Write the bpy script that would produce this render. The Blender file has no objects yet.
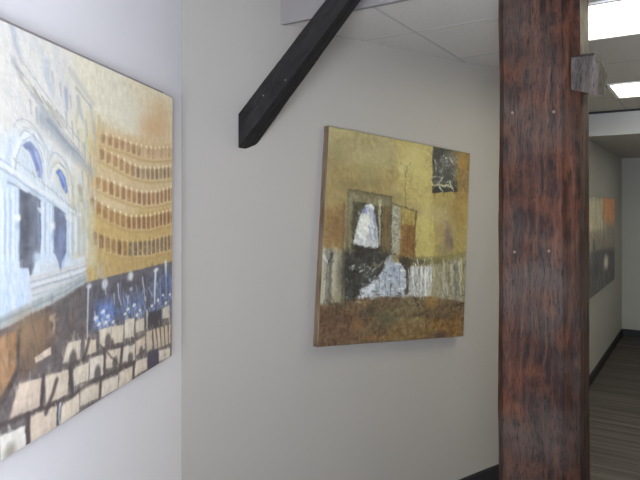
import bpy, bmesh, math, random
import numpy as np
from mathutils import Vector, noise
random.seed(7)
S = bpy.context.scene
COL = S.collection
EYE = 1.70                                   # eye height above the floor

# ------------------------------------------------------------------ plan of the place
# A runs down the corridor, B across it; plan points are (x, y) with the viewer at the origin
A = Vector((0.54004844, 0.84163394)); B = Vector((0.84163394, -0.54004844))
MW = Vector((0.80805622, 0.58910538)); LW = Vector((0.153165, 0.988201))
C0 = Vector((-0.57950699, 2.51049958))       # corner of left wall and middle wall
K0 = Vector((1.46814047, 4.00331668))        # outside corner of middle wall and corridor wall
A_FASCIA, A_SOFFIT, A_END = 2.2565, 5.885, 8.814
B_WALL, B_RIGHT = -0.9263, 1.01
Z_LOW, Z_MAIN, Z_HIGH = EYE + 0.641, EYE + 0.8565, 3.05
def AB(a, b): return A * a + B * b
def V3(p, z): return Vector((p.x, p.y, z))

# ------------------------------------------------------------------ helpers
def link(name, bm, mat, parent=None, smooth=False):
    me = bpy.data.meshes.new(name); bm.normal_update(); bm.to_mesh(me); bm.free()
    if mat: me.materials.append(mat)
    if smooth:
        for p in me.polygons: p.use_smooth = True
    o = bpy.data.objects.new(name, me); COL.objects.link(o)
    if parent: o.parent = parent
    return o
def empty(name, loc, label, cat, group=None):
    o = bpy.data.objects.new(name, None); COL.objects.link(o); o.location = loc
    o.empty_display_size = .1
    o['label'] = label; o['category'] = cat
    if group: o['group'] = group
    return o
def struct(name, bm, mat):
    o = link(name, bm, mat); o['kind'] = 'structure'; return o
def prism(bm, pts, z0, z1):
    """closed upright prism over a plan polygon"""
    lo = [bm.verts.new((p[0], p[1], z0)) for p in pts]; hi = [bm.verts.new((p[0], p[1], z1)) for p in pts]
    n = len(pts); fs = [bm.faces.new(hi), bm.faces.new(lo[::-1])]
    for i in range(n): fs.append(bm.faces.new((lo[i], lo[(i+1) % n], hi[(i+1) % n], hi[i])))
    bmesh.ops.recalc_face_normals(bm, faces=fs)
    return fs
def strip(bm, p, q, side, t, z0, z1):
    """wall-like box along p-q, thickness t towards side"""
    prism(bm, [p, q, q + side * t, p + side * t], z0, z1)
def hexa(bm, c):
    v = [bm.verts.new(x) for x in c]
    fs = [bm.faces.new([v[i] for i in f]) for f in ((0,1,2,3),(7,6,5,4),(0,4,5,1),(1,5,6,2),(2,6,7,3),(3,7,4,0))]
    bmesh.ops.recalc_face_normals(bm, faces=fs); return v
def abox(bm, a0, a1, b0, b1, z0, z1):
    P = [AB(a0,b0), AB(a1,b0), AB(a1,b1), AB(a0,b1)]
    prism(bm, P, z0, z1)

# ------------------------------------------------------------------ materials
class NT:
    def __init__(s, name):
        s.m = bpy.data.materials.new(name); s.m.use_nodes = True; s.t = s.m.node_tree
        s.b = s.t.nodes['Principled BSDF']; s.out = s.t.nodes['Material Output']
    def n(s, typ, **kw):
        x = s.t.nodes.new(typ)
        for k, v in kw.items():
            if k in x.inputs: x.inputs[k].default_value = v
            else: setattr(x, k, v)
        return x
    def l(s, a, b): s.t.links.new(a, b)
    def ramp(s, fac, stops):
        r = s.n('ShaderNodeValToRGB'); e = r.color_ramp.elements
        while len(e) < len(stops): e.new(0.5)
        for i, (p, c) in enumerate(stops): e[i].position = p; e[i].color = (*c, 1)
        s.l(fac, r.inputs[0]); return r.outputs[0]
    def mix(s, fac, a, b, mode='MIX'):
        x = s.n('ShaderNodeMix', data_type='RGBA', blend_type=mode)
        for sock, v in ((x.inputs[0], fac), (x.inputs[6], a), (x.inputs[7], b)):
            if isinstance(v, (int, float)): sock.default_value = v
            elif isinstance(v, tuple): sock.default_value = (*v, 1)
            else: s.l(v, sock)
        return x.outputs[2]
    def obj(s, scale=(1,1,1), rot=(0,0,0)):
        c = s.n('ShaderNodeTexCoord'); m = s.n('ShaderNodeMapping'); m.inputs['Scale'].default_value = scale; m.inputs['Rotation'].default_value = rot
        s.l(c.outputs['Object'], m.inputs[0]); return m.outputs[0]
    def noise(s, vec, scale, detail=4, rough=.55, dist=0):
        x = s.n('ShaderNodeTexNoise'); x.inputs['Scale'].default_value = scale; x.inputs['Detail'].default_value = detail
        x.inputs['Roughness'].default_value = rough; x.inputs['Distortion'].default_value = dist
        s.l(vec, x.inputs['Vector']); return x.outputs['Fac']
    def bump(s, h, strength, dist=.01, prev=None):
        x = s.n('ShaderNodeBump'); x.inputs['Strength'].default_value = strength; x.inputs['Distance'].default_value = dist
        s.l(h, x.inputs['Height'])
        if prev: s.l(prev, x.inputs['Normal'])
        return x.outputs[0]
    def fin(s, col=None, rough=.5, spec=.5, nrm=None):
        if col is not None:
            if isinstance(col, tuple): s.b.inputs['Base Color'].default_value = (*col, 1)
            else: s.l(col, s.b.inputs['Base Color'])
        if isinstance(rough, (int, float)): s.b.inputs['Roughness'].default_value = rough
        else: s.l(rough, s.b.inputs['Roughness'])
        s.b.inputs['Specular IOR Level'].default_value = spec
        if nrm: s.l(nrm, s.b.inputs['Normal'])
        return s.m
def paint_mat(name, c, rough=.55, bump=.12):
    t = NT(name); v = t.obj()
    n1 = t.noise(v, 2.2, 3); n2 = t.noise(v, 260, 2)
    col = t.mix(n1, tuple(x * .97 for x in c), tuple(min(1, x * 1.03) for x in c))
    return t.fin(col, rough, .3, t.bump(n2, bump, .002))
def flat_mat(name, c, rough=.5, spec=.4, metal=0):
    t = NT(name); v = t.obj(); n1 = t.noise(v, 30, 3)
    col = t.mix(n1, tuple(x * .92 for x in c), tuple(x * 1.08 for x in c))
    t.b.inputs['Metallic'].default_value = metal
    return t.fin(col, rough, spec)

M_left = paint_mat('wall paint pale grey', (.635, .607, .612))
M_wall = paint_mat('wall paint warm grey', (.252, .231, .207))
M_fascia = paint_mat('bulkhead paint', (.172, .156, .150))
M_soffit = paint_mat('soffit paint', (.46, .46, .45))
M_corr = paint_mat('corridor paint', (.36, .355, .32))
M_high = paint_mat('upper ceiling paint', (.6, .6, .6))
M_base = flat_mat('black vinyl baseboard', (.012, .012, .014), .45)
M_nail = flat_mat('dull nail', (.12, .11, .105), .6, .2)
M_white = flat_mat('white enamel', (.75, .75, .74), .4)
M_reveal_shade = flat_mat('dark reveal shade', (.03, .03, .032), .7)

def tile_mat():
    t = NT('mineral fibre ceiling tile'); v = t.obj()
    n1 = t.noise(v, 190, 3, .7); n2 = t.noise(v, 1.5, 2)
    pits = t.ramp(n1, [(.36, (.31, .293, .27)), (.46, (.47, .442, .41))])
    col = t.mix(n2, pits, t.mix(.5, pits, (.475, .45, .42)))
    return t.fin(col, .9, .1, t.bump(n1, .25, .003))
M_tile = tile_mat()
M_bar = flat_mat('white ceiling bar', (.36, .34, .32), .8, .05)

def carpet_mat():
    t = NT('striped loop carpet'); ang = math.atan2(B.y, B.x)
    v = t.obj((1, 1, 1), (0, 0, -ang))          # x runs across the corridor, y along it
    st = t.n('ShaderNodeMapping'); st.inputs['Scale'].default_value = (1.2, 1, 1); t.l(v, st.inputs[0])
    sq = t.n('ShaderNodeMapping'); sq.inputs['Scale'].default_value = (.35, 21, 1); t.l(v, sq.inputs[0])
    sq2 = t.n('ShaderNodeMapping'); sq2.inputs['Scale'].default_value = (1.1, 60, 1); t.l(v, sq2.inputs[0])
    n1 = t.noise(sq.outputs[0], 1.0, 2, .5); n2 = t.noise(sq2.outputs[0], 1.0, 3, .6); n3 = t.noise(v, 330, 2)
    c1 = t.ramp(n1, [(.34, (.080, .073, .071)), (.5, (.100, .091, .087)), (.64, (.126, .115, .108))])
    c2 = t.ramp(n2, [(.36, (.66, .65, .66)), (.62, (1.1, 1.08, 1.04))])
    col = t.mix(1.0, c1, c2, 'MULTIPLY')
    col = t.mix(.5, col, t.ramp(n3, [(.3, (.4, .4, .4)), (.7, (1, 1, 1))]), 'MULTIPLY')
    return t.fin(col, .95, .05, t.bump(n3, .5, .004))
M_carpet = carpet_mat()

def timber_mat(name, pal, grey, rough, knots):
    """old stained timber, grain along the object's own z axis"""
    t = NT(name)
    v = t.obj()
    w = t.noise(v, 3.0, 3, .5)
    warp = t.n('ShaderNodeVectorMath', operation='MULTIPLY_ADD'); 
    cn = t.n('ShaderNodeTexNoise'); cn.inputs['Scale'].default_value = 4.5; cn.inputs['Detail'].default_value = 2; t.l(v, cn.inputs['Vector'])
    t.l(cn.outputs['Color'], warp.inputs[0]); warp.inputs[1].default_value = (.05, .05, .12); t.l(v, warp.inputs[2])
    g = t.n('ShaderNodeMapping'); g.inputs['Scale'].default_value = (1, 1, .075); t.l(warp.outputs[0], g.inputs[0])
    fine = t.noise(g.outputs[0], 300, 5, .7, .3)
    med0 = t.noise(g.outputs[0], 75, 4, .6, .5)
    wv = t.n('ShaderNodeTexWave', wave_type='BANDS', bands_direction='X'); wv.inputs['Scale'].default_value = 9; wv.inputs['Distortion'].default_value = 7
    wv.inputs['Detail'].default_value = 3; wv.inputs['Detail Scale'].default_value = 2.2; t.l(g.outputs[0], wv.inputs['Vector'])
    mm = t.n('ShaderNodeMath', operation='MULTIPLY_ADD'); t.l(wv.outputs['Fac'], mm.inputs[0]); mm.inputs[1].default_value = .22
    md = t.n('ShaderNodeMath', operation='MULTIPLY'); t.l(med0, md.inputs[0]); md.inputs[1].default_value = .78; t.l(md.outputs[0], mm.inputs[2]); med = mm.outputs[0]
    big = t.noise(g.outputs[0], 11, 3, .5)
    blot = t.noise(v, 9, 5, .65)
    blot2 = t.noise(v, 2.4, 3, .5)
    col = t.ramp(med, [(.26, pal[0]), (.44, pal[1]), (.58, pal[2]), (.76, pal[3])])
    col = t.mix(t.ramp(big, [(.40, (0, 0, 0)), (.62, (1, 1, 1))]), col, t.mix(.55, col, pal[0]))
    col = t.mix(t.ramp(blot, [(.48, (0, 0, 0)), (.70, (.75, .75, .75))]), col, pal[4])          # worn orange patches
    col = t.mix(t.ramp(blot2, [(.50, (0, 0, 0)), (.68, (.7, .7, .7))]), col, grey)               # greyed weathering
    crack = t.ramp(fine, [(.36, (.22, .22, .22)), (.50, (1, 1, 1))])
    col = t.mix(1.0, col, crack, 'MULTIPLY')
    nb = t.bump(med, .45, .005); nb = t.bump(fine, .8, .003, nb)
    r = t.ramp(blot, [(.3, (rough - .08,) * 3), (.7, (rough + .15,) * 3)])
    return t.fin(col, r, .13, nb)
M_post = timber_mat('red brown oiled timber',
    [(.008, .0045, .004), (.023, .0095, .006), (.047, .0165, .009), (.082, .038, .022), (.088, .031, .014)], (.062, .049, .041), .50, True)
M_stub = timber_mat('greyed timber end',
    [(.026, .021, .018), (.052, .042, .037), (.080, .066, .058), (.11, .095, .085), (.075, .055, .045)], (.085, .075, .068), .6, False)
M_brace = timber_mat('blackened timber',
    [(.008, .007, .007), (.015, .0135, .0135), (.020, .018, .018), (.03, .027, .027), (.017, .014, .0135)], (.025, .0235, .024), .62, False)
M_peg = flat_mat('pale wooden peg', (.135, .088, .066), .7, .1)

def canvas_mat(name, gain):
    t = NT(name)
    at = t.n('ShaderNodeAttribute', attribute_name='paint')
    v = t.obj(); wv = t.noise(v, 420, 2); br = t.noise(v, 60, 4, .6, 1.2)
    col = t.mix(1.0, at.outputs['Color'], (gain,) * 3, 'MULTIPLY')
    col = t.mix(.12, col, t.ramp(br, [(.3, (.35, .35, .35)), (.7, (.75, .75, .75))]), 'SOFT_LIGHT')
    return t.fin(col, .55, .25, t.bump(wv, .25, .0015, t.bump(br, .3, .003)))
def edge_mat(name, stops):
    t = NT(name); v = t.obj((1, 1, .15)); n1 = t.noise(v, 40, 4, .6)
    return t.fin(t.ramp(n1, stops), .6, .3, t.bump(n1, .3, .003))
M_edge_gold = edge_mat('painted canvas edge', [(.3, (.055, .034, .022)), (.5, (.115, .080, .050)), (.7, (.175, .130, .085))])
M_edge_cream = edge_mat('cream canvas edge', [(.3, (.30, .25, .2)), (.6, (.55, .5, .44))])
M_edge_dark = edge_mat('dark canvas edge', [(.3, (.04, .035, .03)), (.6, (.10, .09, .075))])
M_shadow_strip = flat_mat('grey brown painted shadow', (.30, .27, .265), .7)  # shadow tone for the strip above the opera canvas
M_pine = flat_mat('raw pine stretcher', (.34, .24, .14), .7)

# ------------------------------------------------------------------ the painter: lays strokes on a grid of points
def lin(c):
    c = np.asarray(c, float) / 255.0
    return np.where(c <= .04045, c / 12.92, ((c + .055) / 1.055) ** 2.4)
class Painter:
    def __init__(s, W, H, nx, ny, seed, wob):
        s.W, s.H, s.nx, s.ny = W, H, nx, ny; s.r = np.random.RandomState(seed)
        u, v = np.meshgrid(np.linspace(0, W, nx), np.linspace(0, H, ny)); s.u0, s.v0 = u, v
        s.img = np.zeros((ny, nx, 3)); s.h = np.zeros((ny, nx))
        wu, wv = s.vn(26) * .6 + s.vn(9) * .4, s.vn(26) * .6 + s.vn(9) * .4
        s.u = u + (wu - .5) * wob; s.v = v + (wv - .5) * wob       # hand-drawn wobble of every edge
    def vn(s, cell, ax=1.0):
        """smooth value noise, cell size in mm"""
        gx, gy = int(s.W / (cell * ax)) + 3, int(s.H / cell) + 3
        g = s.r.rand(gy, gx); x = s.u0 / (cell * ax); y = s.v0 / cell
        i = x.astype(int); j = y.astype(int); fx = x - i; fy = y - j
        fx = fx * fx * (3 - 2 * fx); fy = fy * fy * (3 - 2 * fy)
        return (g[j, i] * (1 - fx) + g[j, i+1] * fx) * (1 - fy) + (g[j+1, i] * (1 - fx) + g[j+1, i+1] * fx) * fy
    def lay(s, m, c, sl, tex=0.0):
        m = np.clip(m, 0, 1)[..., None]
        c = np.asarray(c, float)
        s.img[sl] = s.img[sl] * (1 - m) + c * m
        s.h[sl] += m[..., 0] * .12
    def box(s, pts, pad):
        p = np.array(pts, float); x0, y0 = p.min(0) - pad; x1, y1 = p.max(0) + pad
        i0 = max(0, int(x0 / s.W * (s.nx - 1))); i1 = min(s.nx, int(x1 / s.W * (s.nx - 1)) + 2)
        j0 = max(0, int(y0 / s.H * (s.ny - 1))); j1 = min(s.ny, int(y1 / s.H * (s.ny - 1)) + 2)
        if i0 >= i1 or j0 >= j1: return None
        return (slice(j0, j1), slice(i0, i1))
    def dist(s, pts, sl, closed):
        u, v = s.u[sl], s.v[sl]; d = np.full(u.shape, 1e9); ins = np.zeros(u.shape, bool); t_all = np.zeros(u.shape)
        n = len(pts)
        for k in range(n if closed else n - 1):
            (x0, y0), (x1, y1) = pts[k], pts[(k+1) % n]; dx, dy = x1 - x0, y1 - y0
            L = dx * dx + dy * dy + 1e-9
            t = np.clip(((u - x0) * dx + (v - y0) * dy) / L, 0, 1)
            e = np.hypot(u - x0 - t * dx, v - y0 - t * dy)
            t_all = np.where(e < d, (k + t) / max(1, n - 1), t_all); d = np.minimum(d, e)
            if closed:
                with np.errstate(divide='ignore', invalid='ignore'):
                    ins ^= ((y0 > v) != (y1 > v)) & (u < dx * (v - y0) / (dy if abs(dy) > 1e-9 else 1e-9) + x0)
        return (np.where(ins, -d, d), t_all)
    def poly(s, pts, c, a=1.0, soft=6, var=10):
        sl = s.box(pts, soft + 8)
        if sl is None: return
        d, _ = s.dist(pts, sl, True)
        m = np.clip(.5 - d / max(soft, .5), 0, 1) * a
        c = np.asarray(c, float)
        if not hasattr(s, '_n'): s._n = s.vn(22, .5) + .7 * s.vn(9, 2.2) - .85; 
        s.lay(m, c + s._n[sl][..., None] * var * 2.2, sl)
    def stroke(s, pts, w, c, a=1.0, soft=None, taper=True):
        soft = soft or max(2.5, w * .5)
        sl = s.box(pts, w + soft + 8)
        if sl is None: return
        d, t = s.dist(pts, sl, False)
        ww = w * .5 * (1 - .45 * t if taper else 1)
        m = np.clip(.5 - (d - ww) / soft, 0, 1) * a
        s.lay(m, c, sl)
    def blob(s, x, y, rx, ry, c, a=1.0, soft=.6):
        sl = s.box([(x - rx, y - ry), (x + rx, y + ry)], 10)
        if sl is None: return
        d = np.hypot((s.u[sl] - x) / rx, (s.v[sl] - y) / ry)
        s.lay(np.clip((1 - d) / soft, 0, 1) * a, c, sl)
    def scat(s, pts, n, cols, ln, w, ang, spread=.5, a=.5):
        """n loose brush marks inside a polygon"""
        p = np.array(pts, float); lo, hi = p.min(0), p.max(0); k = 0; tries = 0
        while k < n and tries < n * 8:
            tries += 1
            x, y = lo + s.r.rand(2) * (hi - lo); ins = False
            for i in range(len(p)):
                (x0, y0), (x1, y1) = p[i], p[(i+1) % len(p)]
                if (y0 > y) != (y1 > y) and x < (x1 - x0) * (y - y0) / (y1 - y0 + 1e-9) + x0: ins = not ins
            if not ins: continue
            th = ang + (s.r.rand() - .5) * 2 * spread; L = ln * (.5 + s.r.rand()) * .5
            s.stroke([(x - L * math.cos(th), y - L * math.sin(th)), (x + L * math.cos(th), y + L * math.sin(th))],
                     w * (.6 + .8 * s.r.rand()), cols[s.r.randint(len(cols))], a * (.5 + .5 * s.r.rand()))
            k += 1
    def smear(s, n, ln, w, ang, spread, a, jit=10):
        """loose brush marks that drag the colour already on the canvas"""
        for _ in range(n):
            x, y = s.r.rand() * s.W, s.r.rand() * s.H
            i = min(s.nx - 1, int(x / s.W * (s.nx - 1))); j = min(s.ny - 1, int(y / s.H * (s.ny - 1)))
            c = s.img[j, i] + (s.r.rand() - .5) * 2 * jit
            th = ang + (s.r.rand() - .5) * 2 * spread; L = ln * (.4 + s.r.rand()) * .5
            s.stroke([(x - L * math.cos(th), y - L * math.sin(th)), (x + L * math.cos(th), y + L * math.sin(th))],
                     w * (.5 + s.r.rand()), c, a * (.4 + .6 * s.r.rand()))
    def mottle(s, amp, cell=30, ax=1.0):
        s.img += ((s.vn(cell, ax) - .5) * 2 * amp)[..., None]
    def run(s, ops):
        for o in ops:
            k = o[0]
            if k == 'P': s.poly(*o[1:])
            elif k == 'S': s.stroke(*o[1:])
            elif k == 'E': s.blob(*o[1:])
            elif k == 'X': s.scat(*o[1:])
            elif k == 'M': s.mottle(*o[1:])
            elif k == 'B': s.smear(*o[1:])
            elif k == 'F': s.img[:] = o[1]
# strokes of each painting in millimetres on its canvas: P patch, S stroke, E dab, X loose marks, M mottling, F ground, B smear
OPERA_STROKES = [
('F',(234,227,214)),
('P',[(30,-18),(550,-19),(623,292),(467,504),(32,641)],(232,228,224),1,40,6),
('P',[(597,-32),(846,-37),(1295,-30),(1296,105),(880,241),(728,225)],(240,232,212),1,60,8),
('P',[(912,-34),(1295,-38),(1297,202),(1021,193)],(236,220,188),0.8,110,8),
('P',[(1083,74),(1295,55),(1297,202),(1007,222)],(226,190,150),0.75,120,8),
('E',962,107,144,88,(233,226,208),0.7,0.9),
('E',1100,142,128,56,(213,167,124),0.55,0.9),
('E',1184,94,96,96,(216,174,128),0.5,0.9),
('P',[(711,163),(948,195),(1296,171),(1301,639),(677,644),(649,402)],(220,194,152),0.95,60,8),
('P',[(670,416),(882,447),(1299,414),(1301,639),(677,644)],(201,169,108),0.9,40,8),
('P',[(757,193),(1297,186),(1297,264),(757,252)],(216,183,140),0.7,30,8),
('P',[(671,544),(1300,550),(1301,639),(677,641)],(189,159,106),0.8,25,8),
('S',[(751,230),(805,234),(862,237),(922,241),(986,246),(1055,250),(1129,249),(1207,241),(1292,231)],26,(230,203,160),0.75,14,False),
('S',[(751,240),(805,243),(862,247),(922,251),(986,257),(1055,261),(1129,260),(1208,253),(1292,243)],10,(176,141,88),0.5,8,False),
('S',[(751,215),(805,217),(861,220),(922,224),(986,228),(1055,232),(1129,230),(1207,221),(1292,211)],31.5,(194,155,114),0.42,14,False),
('P',[(762,233),(761,211),(767,204),(780,202),(786,208),(786,230)],(160,125,94),0.9,5,12),
('S',[(752,206),(752,240)],5,(223,194,152),0.75),
('P',[(803,235),(802,212),(808,206),(821,204),(827,210),(827,233)],(172,135,101),0.9,5,12),
('S',[(793,207),(793,242)],5,(223,194,152),0.75),
('E',793,200,9,7,(255,240,207),0.6,0.5),
('P',[(843,238),(843,214),(849,207),(861,206),(868,212),(868,235)],(165,129,97),0.9,5,12),
('S',[(834,209),(834,245)],5,(223,194,152),0.75),
('E',834,202,9,7,(255,240,207),0.6,0.5),
('P',[(884,240),(884,216),(890,209),(902,208),(908,214),(908,238)],(174,137,103),0.9,5,12),
('S',[(875,211),(875,247)],5,(223,194,152),0.75),
('E',875,203,9,7,(255,240,207),0.95,0.5),
('P',[(924,243),(924,219),(929,212),(941,210),(947,216),(948,241)],(175,137,103),0.9,5,12),
('S',[(915,213),(915,250)],5,(223,194,152),0.75),
('E',915,205,9,7,(255,240,207),0.95,0.5),
('P',[(963,246),(963,221),(969,214),(981,213),(987,219),(987,244)],(153,120,90),0.9,5,12),
('S',[(955,216),(955,254)],5,(223,194,152),0.75),
('E',954,208,9,7,(255,240,207),0.95,0.5),
('P',[(1003,249),(1002,224),(1008,216),(1020,215),(1026,222),(1026,247)],(174,145,119),0.9,5,12),
('S',[(994,218),(994,257)],5,(223,194,152),0.75),
('E',994,210,9,7,(255,240,207),0.95,0.5),
('P',[(1041,251),(1041,225),(1047,217),(1058,216),(1064,223),(1064,249)],(210,176,144),0.9,5,12),
('S',[(1033,219),(1033,258)],5,(223,194,152),0.75),
('E',1033,212,9,7,(255,240,207),0.95,0.5),
('P',[(1079,250),(1079,224),(1084,216),(1096,215),(1101,222),(1102,248)],(185,154,126),0.9,5,12),
('S',[(1071,218),(1071,258)],5,(223,194,152),0.75),
('E',1071,212,9,7,(255,240,207),0.95,0.5),
('P',[(1116,250),(1116,223),(1122,215),(1133,214),(1138,221),(1139,248)],(184,154,125),0.9,5,12),
('S',[(1108,217),(1109,257)],5,(223,194,152),0.75),
('E',1108,211,9,7,(255,240,207),0.95,0.5),
('P',[(1153,247),(1153,220),(1158,212),(1169,211),(1175,218),(1175,245)],(217,182,148),0.9,5,12),
('S',[(1145,213),(1146,255)],5,(223,194,152),0.75),
('E',1145,209,9,7,(255,240,207),0.95,0.5),
('P',[(1189,243),(1189,215),(1194,207),(1205,206),(1210,213),(1211,241)],(194,162,132),0.9,5,12),
('S',[(1182,208),(1182,251)],5,(223,194,152),0.75),
('E',1182,204,9,7,(255,240,207),0.95,0.5),
('P',[(1225,238),(1224,210),(1230,202),(1240,201),(1245,208),(1246,237)],(210,176,144),0.9,5,12),
('S',[(1217,204),(1218,247)],5,(223,194,152),0.75),
('E',1217,199,9,7,(255,240,207),0.95,0.5),
('P',[(1259,234),(1259,206),(1264,198),(1274,197),(1280,204),(1280,233)],(194,163,133),0.9,5,12),
('S',[(1252,199),(1252,243)],5,(223,194,152),0.75),
('E',1252,195,9,7,(255,240,207),0.95,0.5),
('P',[(1287,231),(1287,203),(1289,195),(1292,194),(1293,202),(1294,231)],(202,169,138),0.9,5,12),
('S',[(1286,195),(1287,239)],5,(223,194,152),0.75),
('E',1286,190,9,7,(255,240,207),0.95,0.5),
('S',[(746,275),(800,286),(857,297),(918,310),(983,320),(1053,325),(1127,323),(1207,317),(1293,308)],26,(230,203,160),0.75,14,False),
('S',[(746,285),(800,296),(857,307),(918,320),(983,331),(1053,336),(1127,334),(1207,329),(1293,321)],10,(176,141,88),0.5,8,False),
('S',[(746,258),(800,268),(857,279),(918,291),(983,301),(1053,305),(1127,302),(1207,295),(1293,286)],34.5,(194,155,114),0.42,14,False),
('P',[(756,281),(756,255),(762,249),(774,248),(780,253),(781,279)],(150,116,82),0.9,5,12),
('S',[(747,250),(747,287)],5,(223,194,152),0.75),
('P',[(797,289),(797,263),(803,256),(815,255),(821,261),(821,287)],(167,129,91),0.9,5,12),
('S',[(788,257),(788,295)],5,(223,194,152),0.75),
('E',787,247,9,7,(255,240,207),0.6,0.5),
('P',[(838,296),(837,270),(843,263),(855,262),(862,268),(862,295)],(176,136,96),0.9,5,12),
('S',[(828,265),(828,303)],5,(223,194,152),0.75),
('E',828,255,9,7,(255,240,207),0.6,0.5),
('P',[(878,305),(878,278),(883,271),(895,270),(902,276),(902,303)],(163,126,89),0.9,5,12),
('S',[(869,272),(869,312)],5,(223,194,152),0.75),
('E',869,262,9,7,(255,240,207),0.95,0.5),
('P',[(918,313),(917,285),(923,279),(935,278),(941,284),(941,312)],(171,132,94),0.9,5,12),
('S',[(909,280),(909,320)],5,(223,194,152),0.75),
('E',909,270,9,7,(255,240,207),0.95,0.5),
('P',[(957,319),(957,291),(963,284),(974,283),(980,290),(981,318)],(169,131,92),0.9,5,12),
('S',[(948,285),(949,326)],5,(223,194,152),0.75),
('E',948,277,9,7,(255,240,207),0.95,0.5),
('P',[(996,323),(996,294),(1002,287),(1013,287),(1019,293),(1019,322)],(124,106,90),0.9,5,12),
('S',[(987,288),(988,330)],5,(223,194,152),0.75),
('E',987,281,9,7,(255,240,207),0.95,0.5),
('P',[(1035,326),(1034,297),(1040,290),(1052,289),(1057,295),(1058,325)],(146,125,106),0.9,5,12),
('S',[(1026,290),(1026,333)],5,(223,194,152),0.75),
('E',1026,284,9,7,(255,240,207),0.95,0.5),
('P',[(1073,325),(1072,295),(1078,288),(1089,287),(1095,294),(1095,324)],(141,120,102),0.9,5,12),
('S',[(1064,289),(1065,332)],5,(223,194,152),0.75),
('E',1064,284,9,7,(255,240,207),0.95,0.5),
('P',[(1110,324),(1110,293),(1115,286),(1126,285),(1132,292),(1132,323)],(132,113,96),0.9,5,12),
('S',[(1102,287),(1102,331)],5,(223,194,152),0.75),
('E',1102,282,9,7,(255,240,207),0.95,0.5),
('P',[(1147,322),(1147,291),(1152,284),(1163,283),(1168,290),(1169,321)],(123,105,90),0.9,5,12),
('S',[(1139,285),(1139,330)],5,(223,194,152),0.75),
('E',1139,280,9,7,(255,240,207),0.95,0.5),
('P',[(1183,319),(1183,287),(1188,280),(1199,279),(1204,286),(1204,318)],(150,128,109),0.9,5,12),
('S',[(1175,280),(1176,326)],5,(223,194,152),0.75),
('E',1175,277,9,7,(255,240,207),0.95,0.5),
('P',[(1218,315),(1218,283),(1223,275),(1234,275),(1239,282),(1239,314)],(137,117,100),0.9,5,12),
('S',[(1211,276),(1211,323)],5,(223,194,152),0.75),
('E',1211,272,9,7,(255,240,207),0.95,0.5),
('P',[(1253,311),(1253,279),(1258,271),(1268,271),(1273,278),(1274,310)],(145,124,105),0.9,5,12),
('S',[(1246,272),(1246,319)],5,(223,194,152),0.75),
('E',1246,268,9,7,(255,240,207),0.95,0.5),
('P',[(1283,309),(1283,276),(1285,268),(1290,268),(1293,275),(1293,308)],(150,128,109),0.9,5,12),
('S',[(1280,269),(1281,316)],5,(223,194,152),0.75),
('E',1280,264,9,7,(255,240,207),0.95,0.5),
('S',[(724,363),(779,375),(839,386),(902,397),(969,407),(1042,414),(1120,413),(1203,407),(1294,395)],26,(230,203,160),0.75,14,False),
('S',[(724,373),(779,385),(839,396),(902,407),(970,418),(1042,425),(1120,424),(1203,418),(1294,407)],10,(176,141,88),0.5,8,False),
('S',[(724,344),(779,355),(838,365),(902,376),(969,386),(1042,392),(1119,390),(1203,382),(1293,370)],39,(194,155,114),0.42,14,False),
('P',[(734,369),(734,339),(740,333),(752,333),(758,338),(758,368)],(166,124,83),0.9,5,12),
('S',[(725,334),(725,375)],5,(223,194,152),0.75),
('P',[(774,376),(774,346),(779,340),(791,340),(797,345),(798,376)],(174,129,87),0.9,5,12),
('S',[(765,341),(765,383)],5,(223,194,152),0.75),
('E',764,332,9,7,(255,240,207),0.6,0.5),
('P',[(813,383),(813,353),(819,346),(831,346),(837,352),(837,383)],(155,115,77),0.9,5,12),
('S',[(804,347),(805,390)],5,(223,194,152),0.75),
('E',804,339,9,7,(255,240,207),0.6,0.5),
('P',[(853,390),(853,359),(858,353),(870,352),(876,358),(876,390)],(169,126,84),0.9,5,12),
('S',[(844,353),(844,397)],5,(223,194,152),0.75),
('E',844,345,9,7,(255,240,207),0.95,0.5),
('P',[(892,397),(892,365),(898,359),(909,358),(915,365),(915,397)],(157,116,78),0.9,5,12),
('S',[(883,359),(883,404)],5,(223,194,152),0.75),
('E',883,351,9,7,(255,240,207),0.95,0.5),
('P',[(931,404),(931,372),(936,365),(948,365),(954,371),(954,404)],(174,130,87),0.9,5,12),
('S',[(922,365),(922,411)],5,(223,194,152),0.75),
('E',922,357,9,7,(255,240,207),0.95,0.5),
('P',[(969,408),(969,375),(975,368),(986,368),(992,375),(992,408)],(168,122,89),0.9,5,12),
('S',[(961,369),(961,415)],5,(223,194,152),0.75),
('E',961,362,9,7,(255,240,207),0.95,0.5),
('P',[(1008,412),(1007,378),(1013,371),(1024,371),(1030,377),(1030,412)],(141,102,74),0.9,5,12),
('S',[(999,371),(999,419)],5,(223,194,152),0.75),
('E',999,365,9,7,(255,240,207),0.95,0.5),
('P',[(1045,415),(1045,380),(1051,373),(1062,373),(1068,380),(1068,415)],(142,103,75),0.9,5,12),
('S',[(1037,374),(1037,422)],5,(223,194,152),0.75),
('E',1037,368,9,7,(255,240,207),0.95,0.5),
('P',[(1083,414),(1082,379),(1088,371),(1099,371),(1104,378),(1105,414)],(145,105,77),0.9,5,12),
('S',[(1074,372),(1075,421)],5,(223,194,152),0.75),
('E',1074,368,9,7,(255,240,207),0.95,0.5),
('P',[(1119,412),(1119,377),(1124,369),(1135,369),(1141,376),(1141,412)],(171,124,91),0.9,5,12),
('S',[(1111,370),(1112,420)],5,(223,194,152),0.75),
('E',1111,366,9,7,(255,240,207),0.95,0.5),
('P',[(1156,411),(1155,375),(1161,368),(1171,367),(1177,374),(1177,411)],(152,110,81),0.9,5,12),
('S',[(1148,368),(1148,419)],5,(223,194,152),0.75),
('E',1148,364,9,7,(255,240,207),0.95,0.5),
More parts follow.
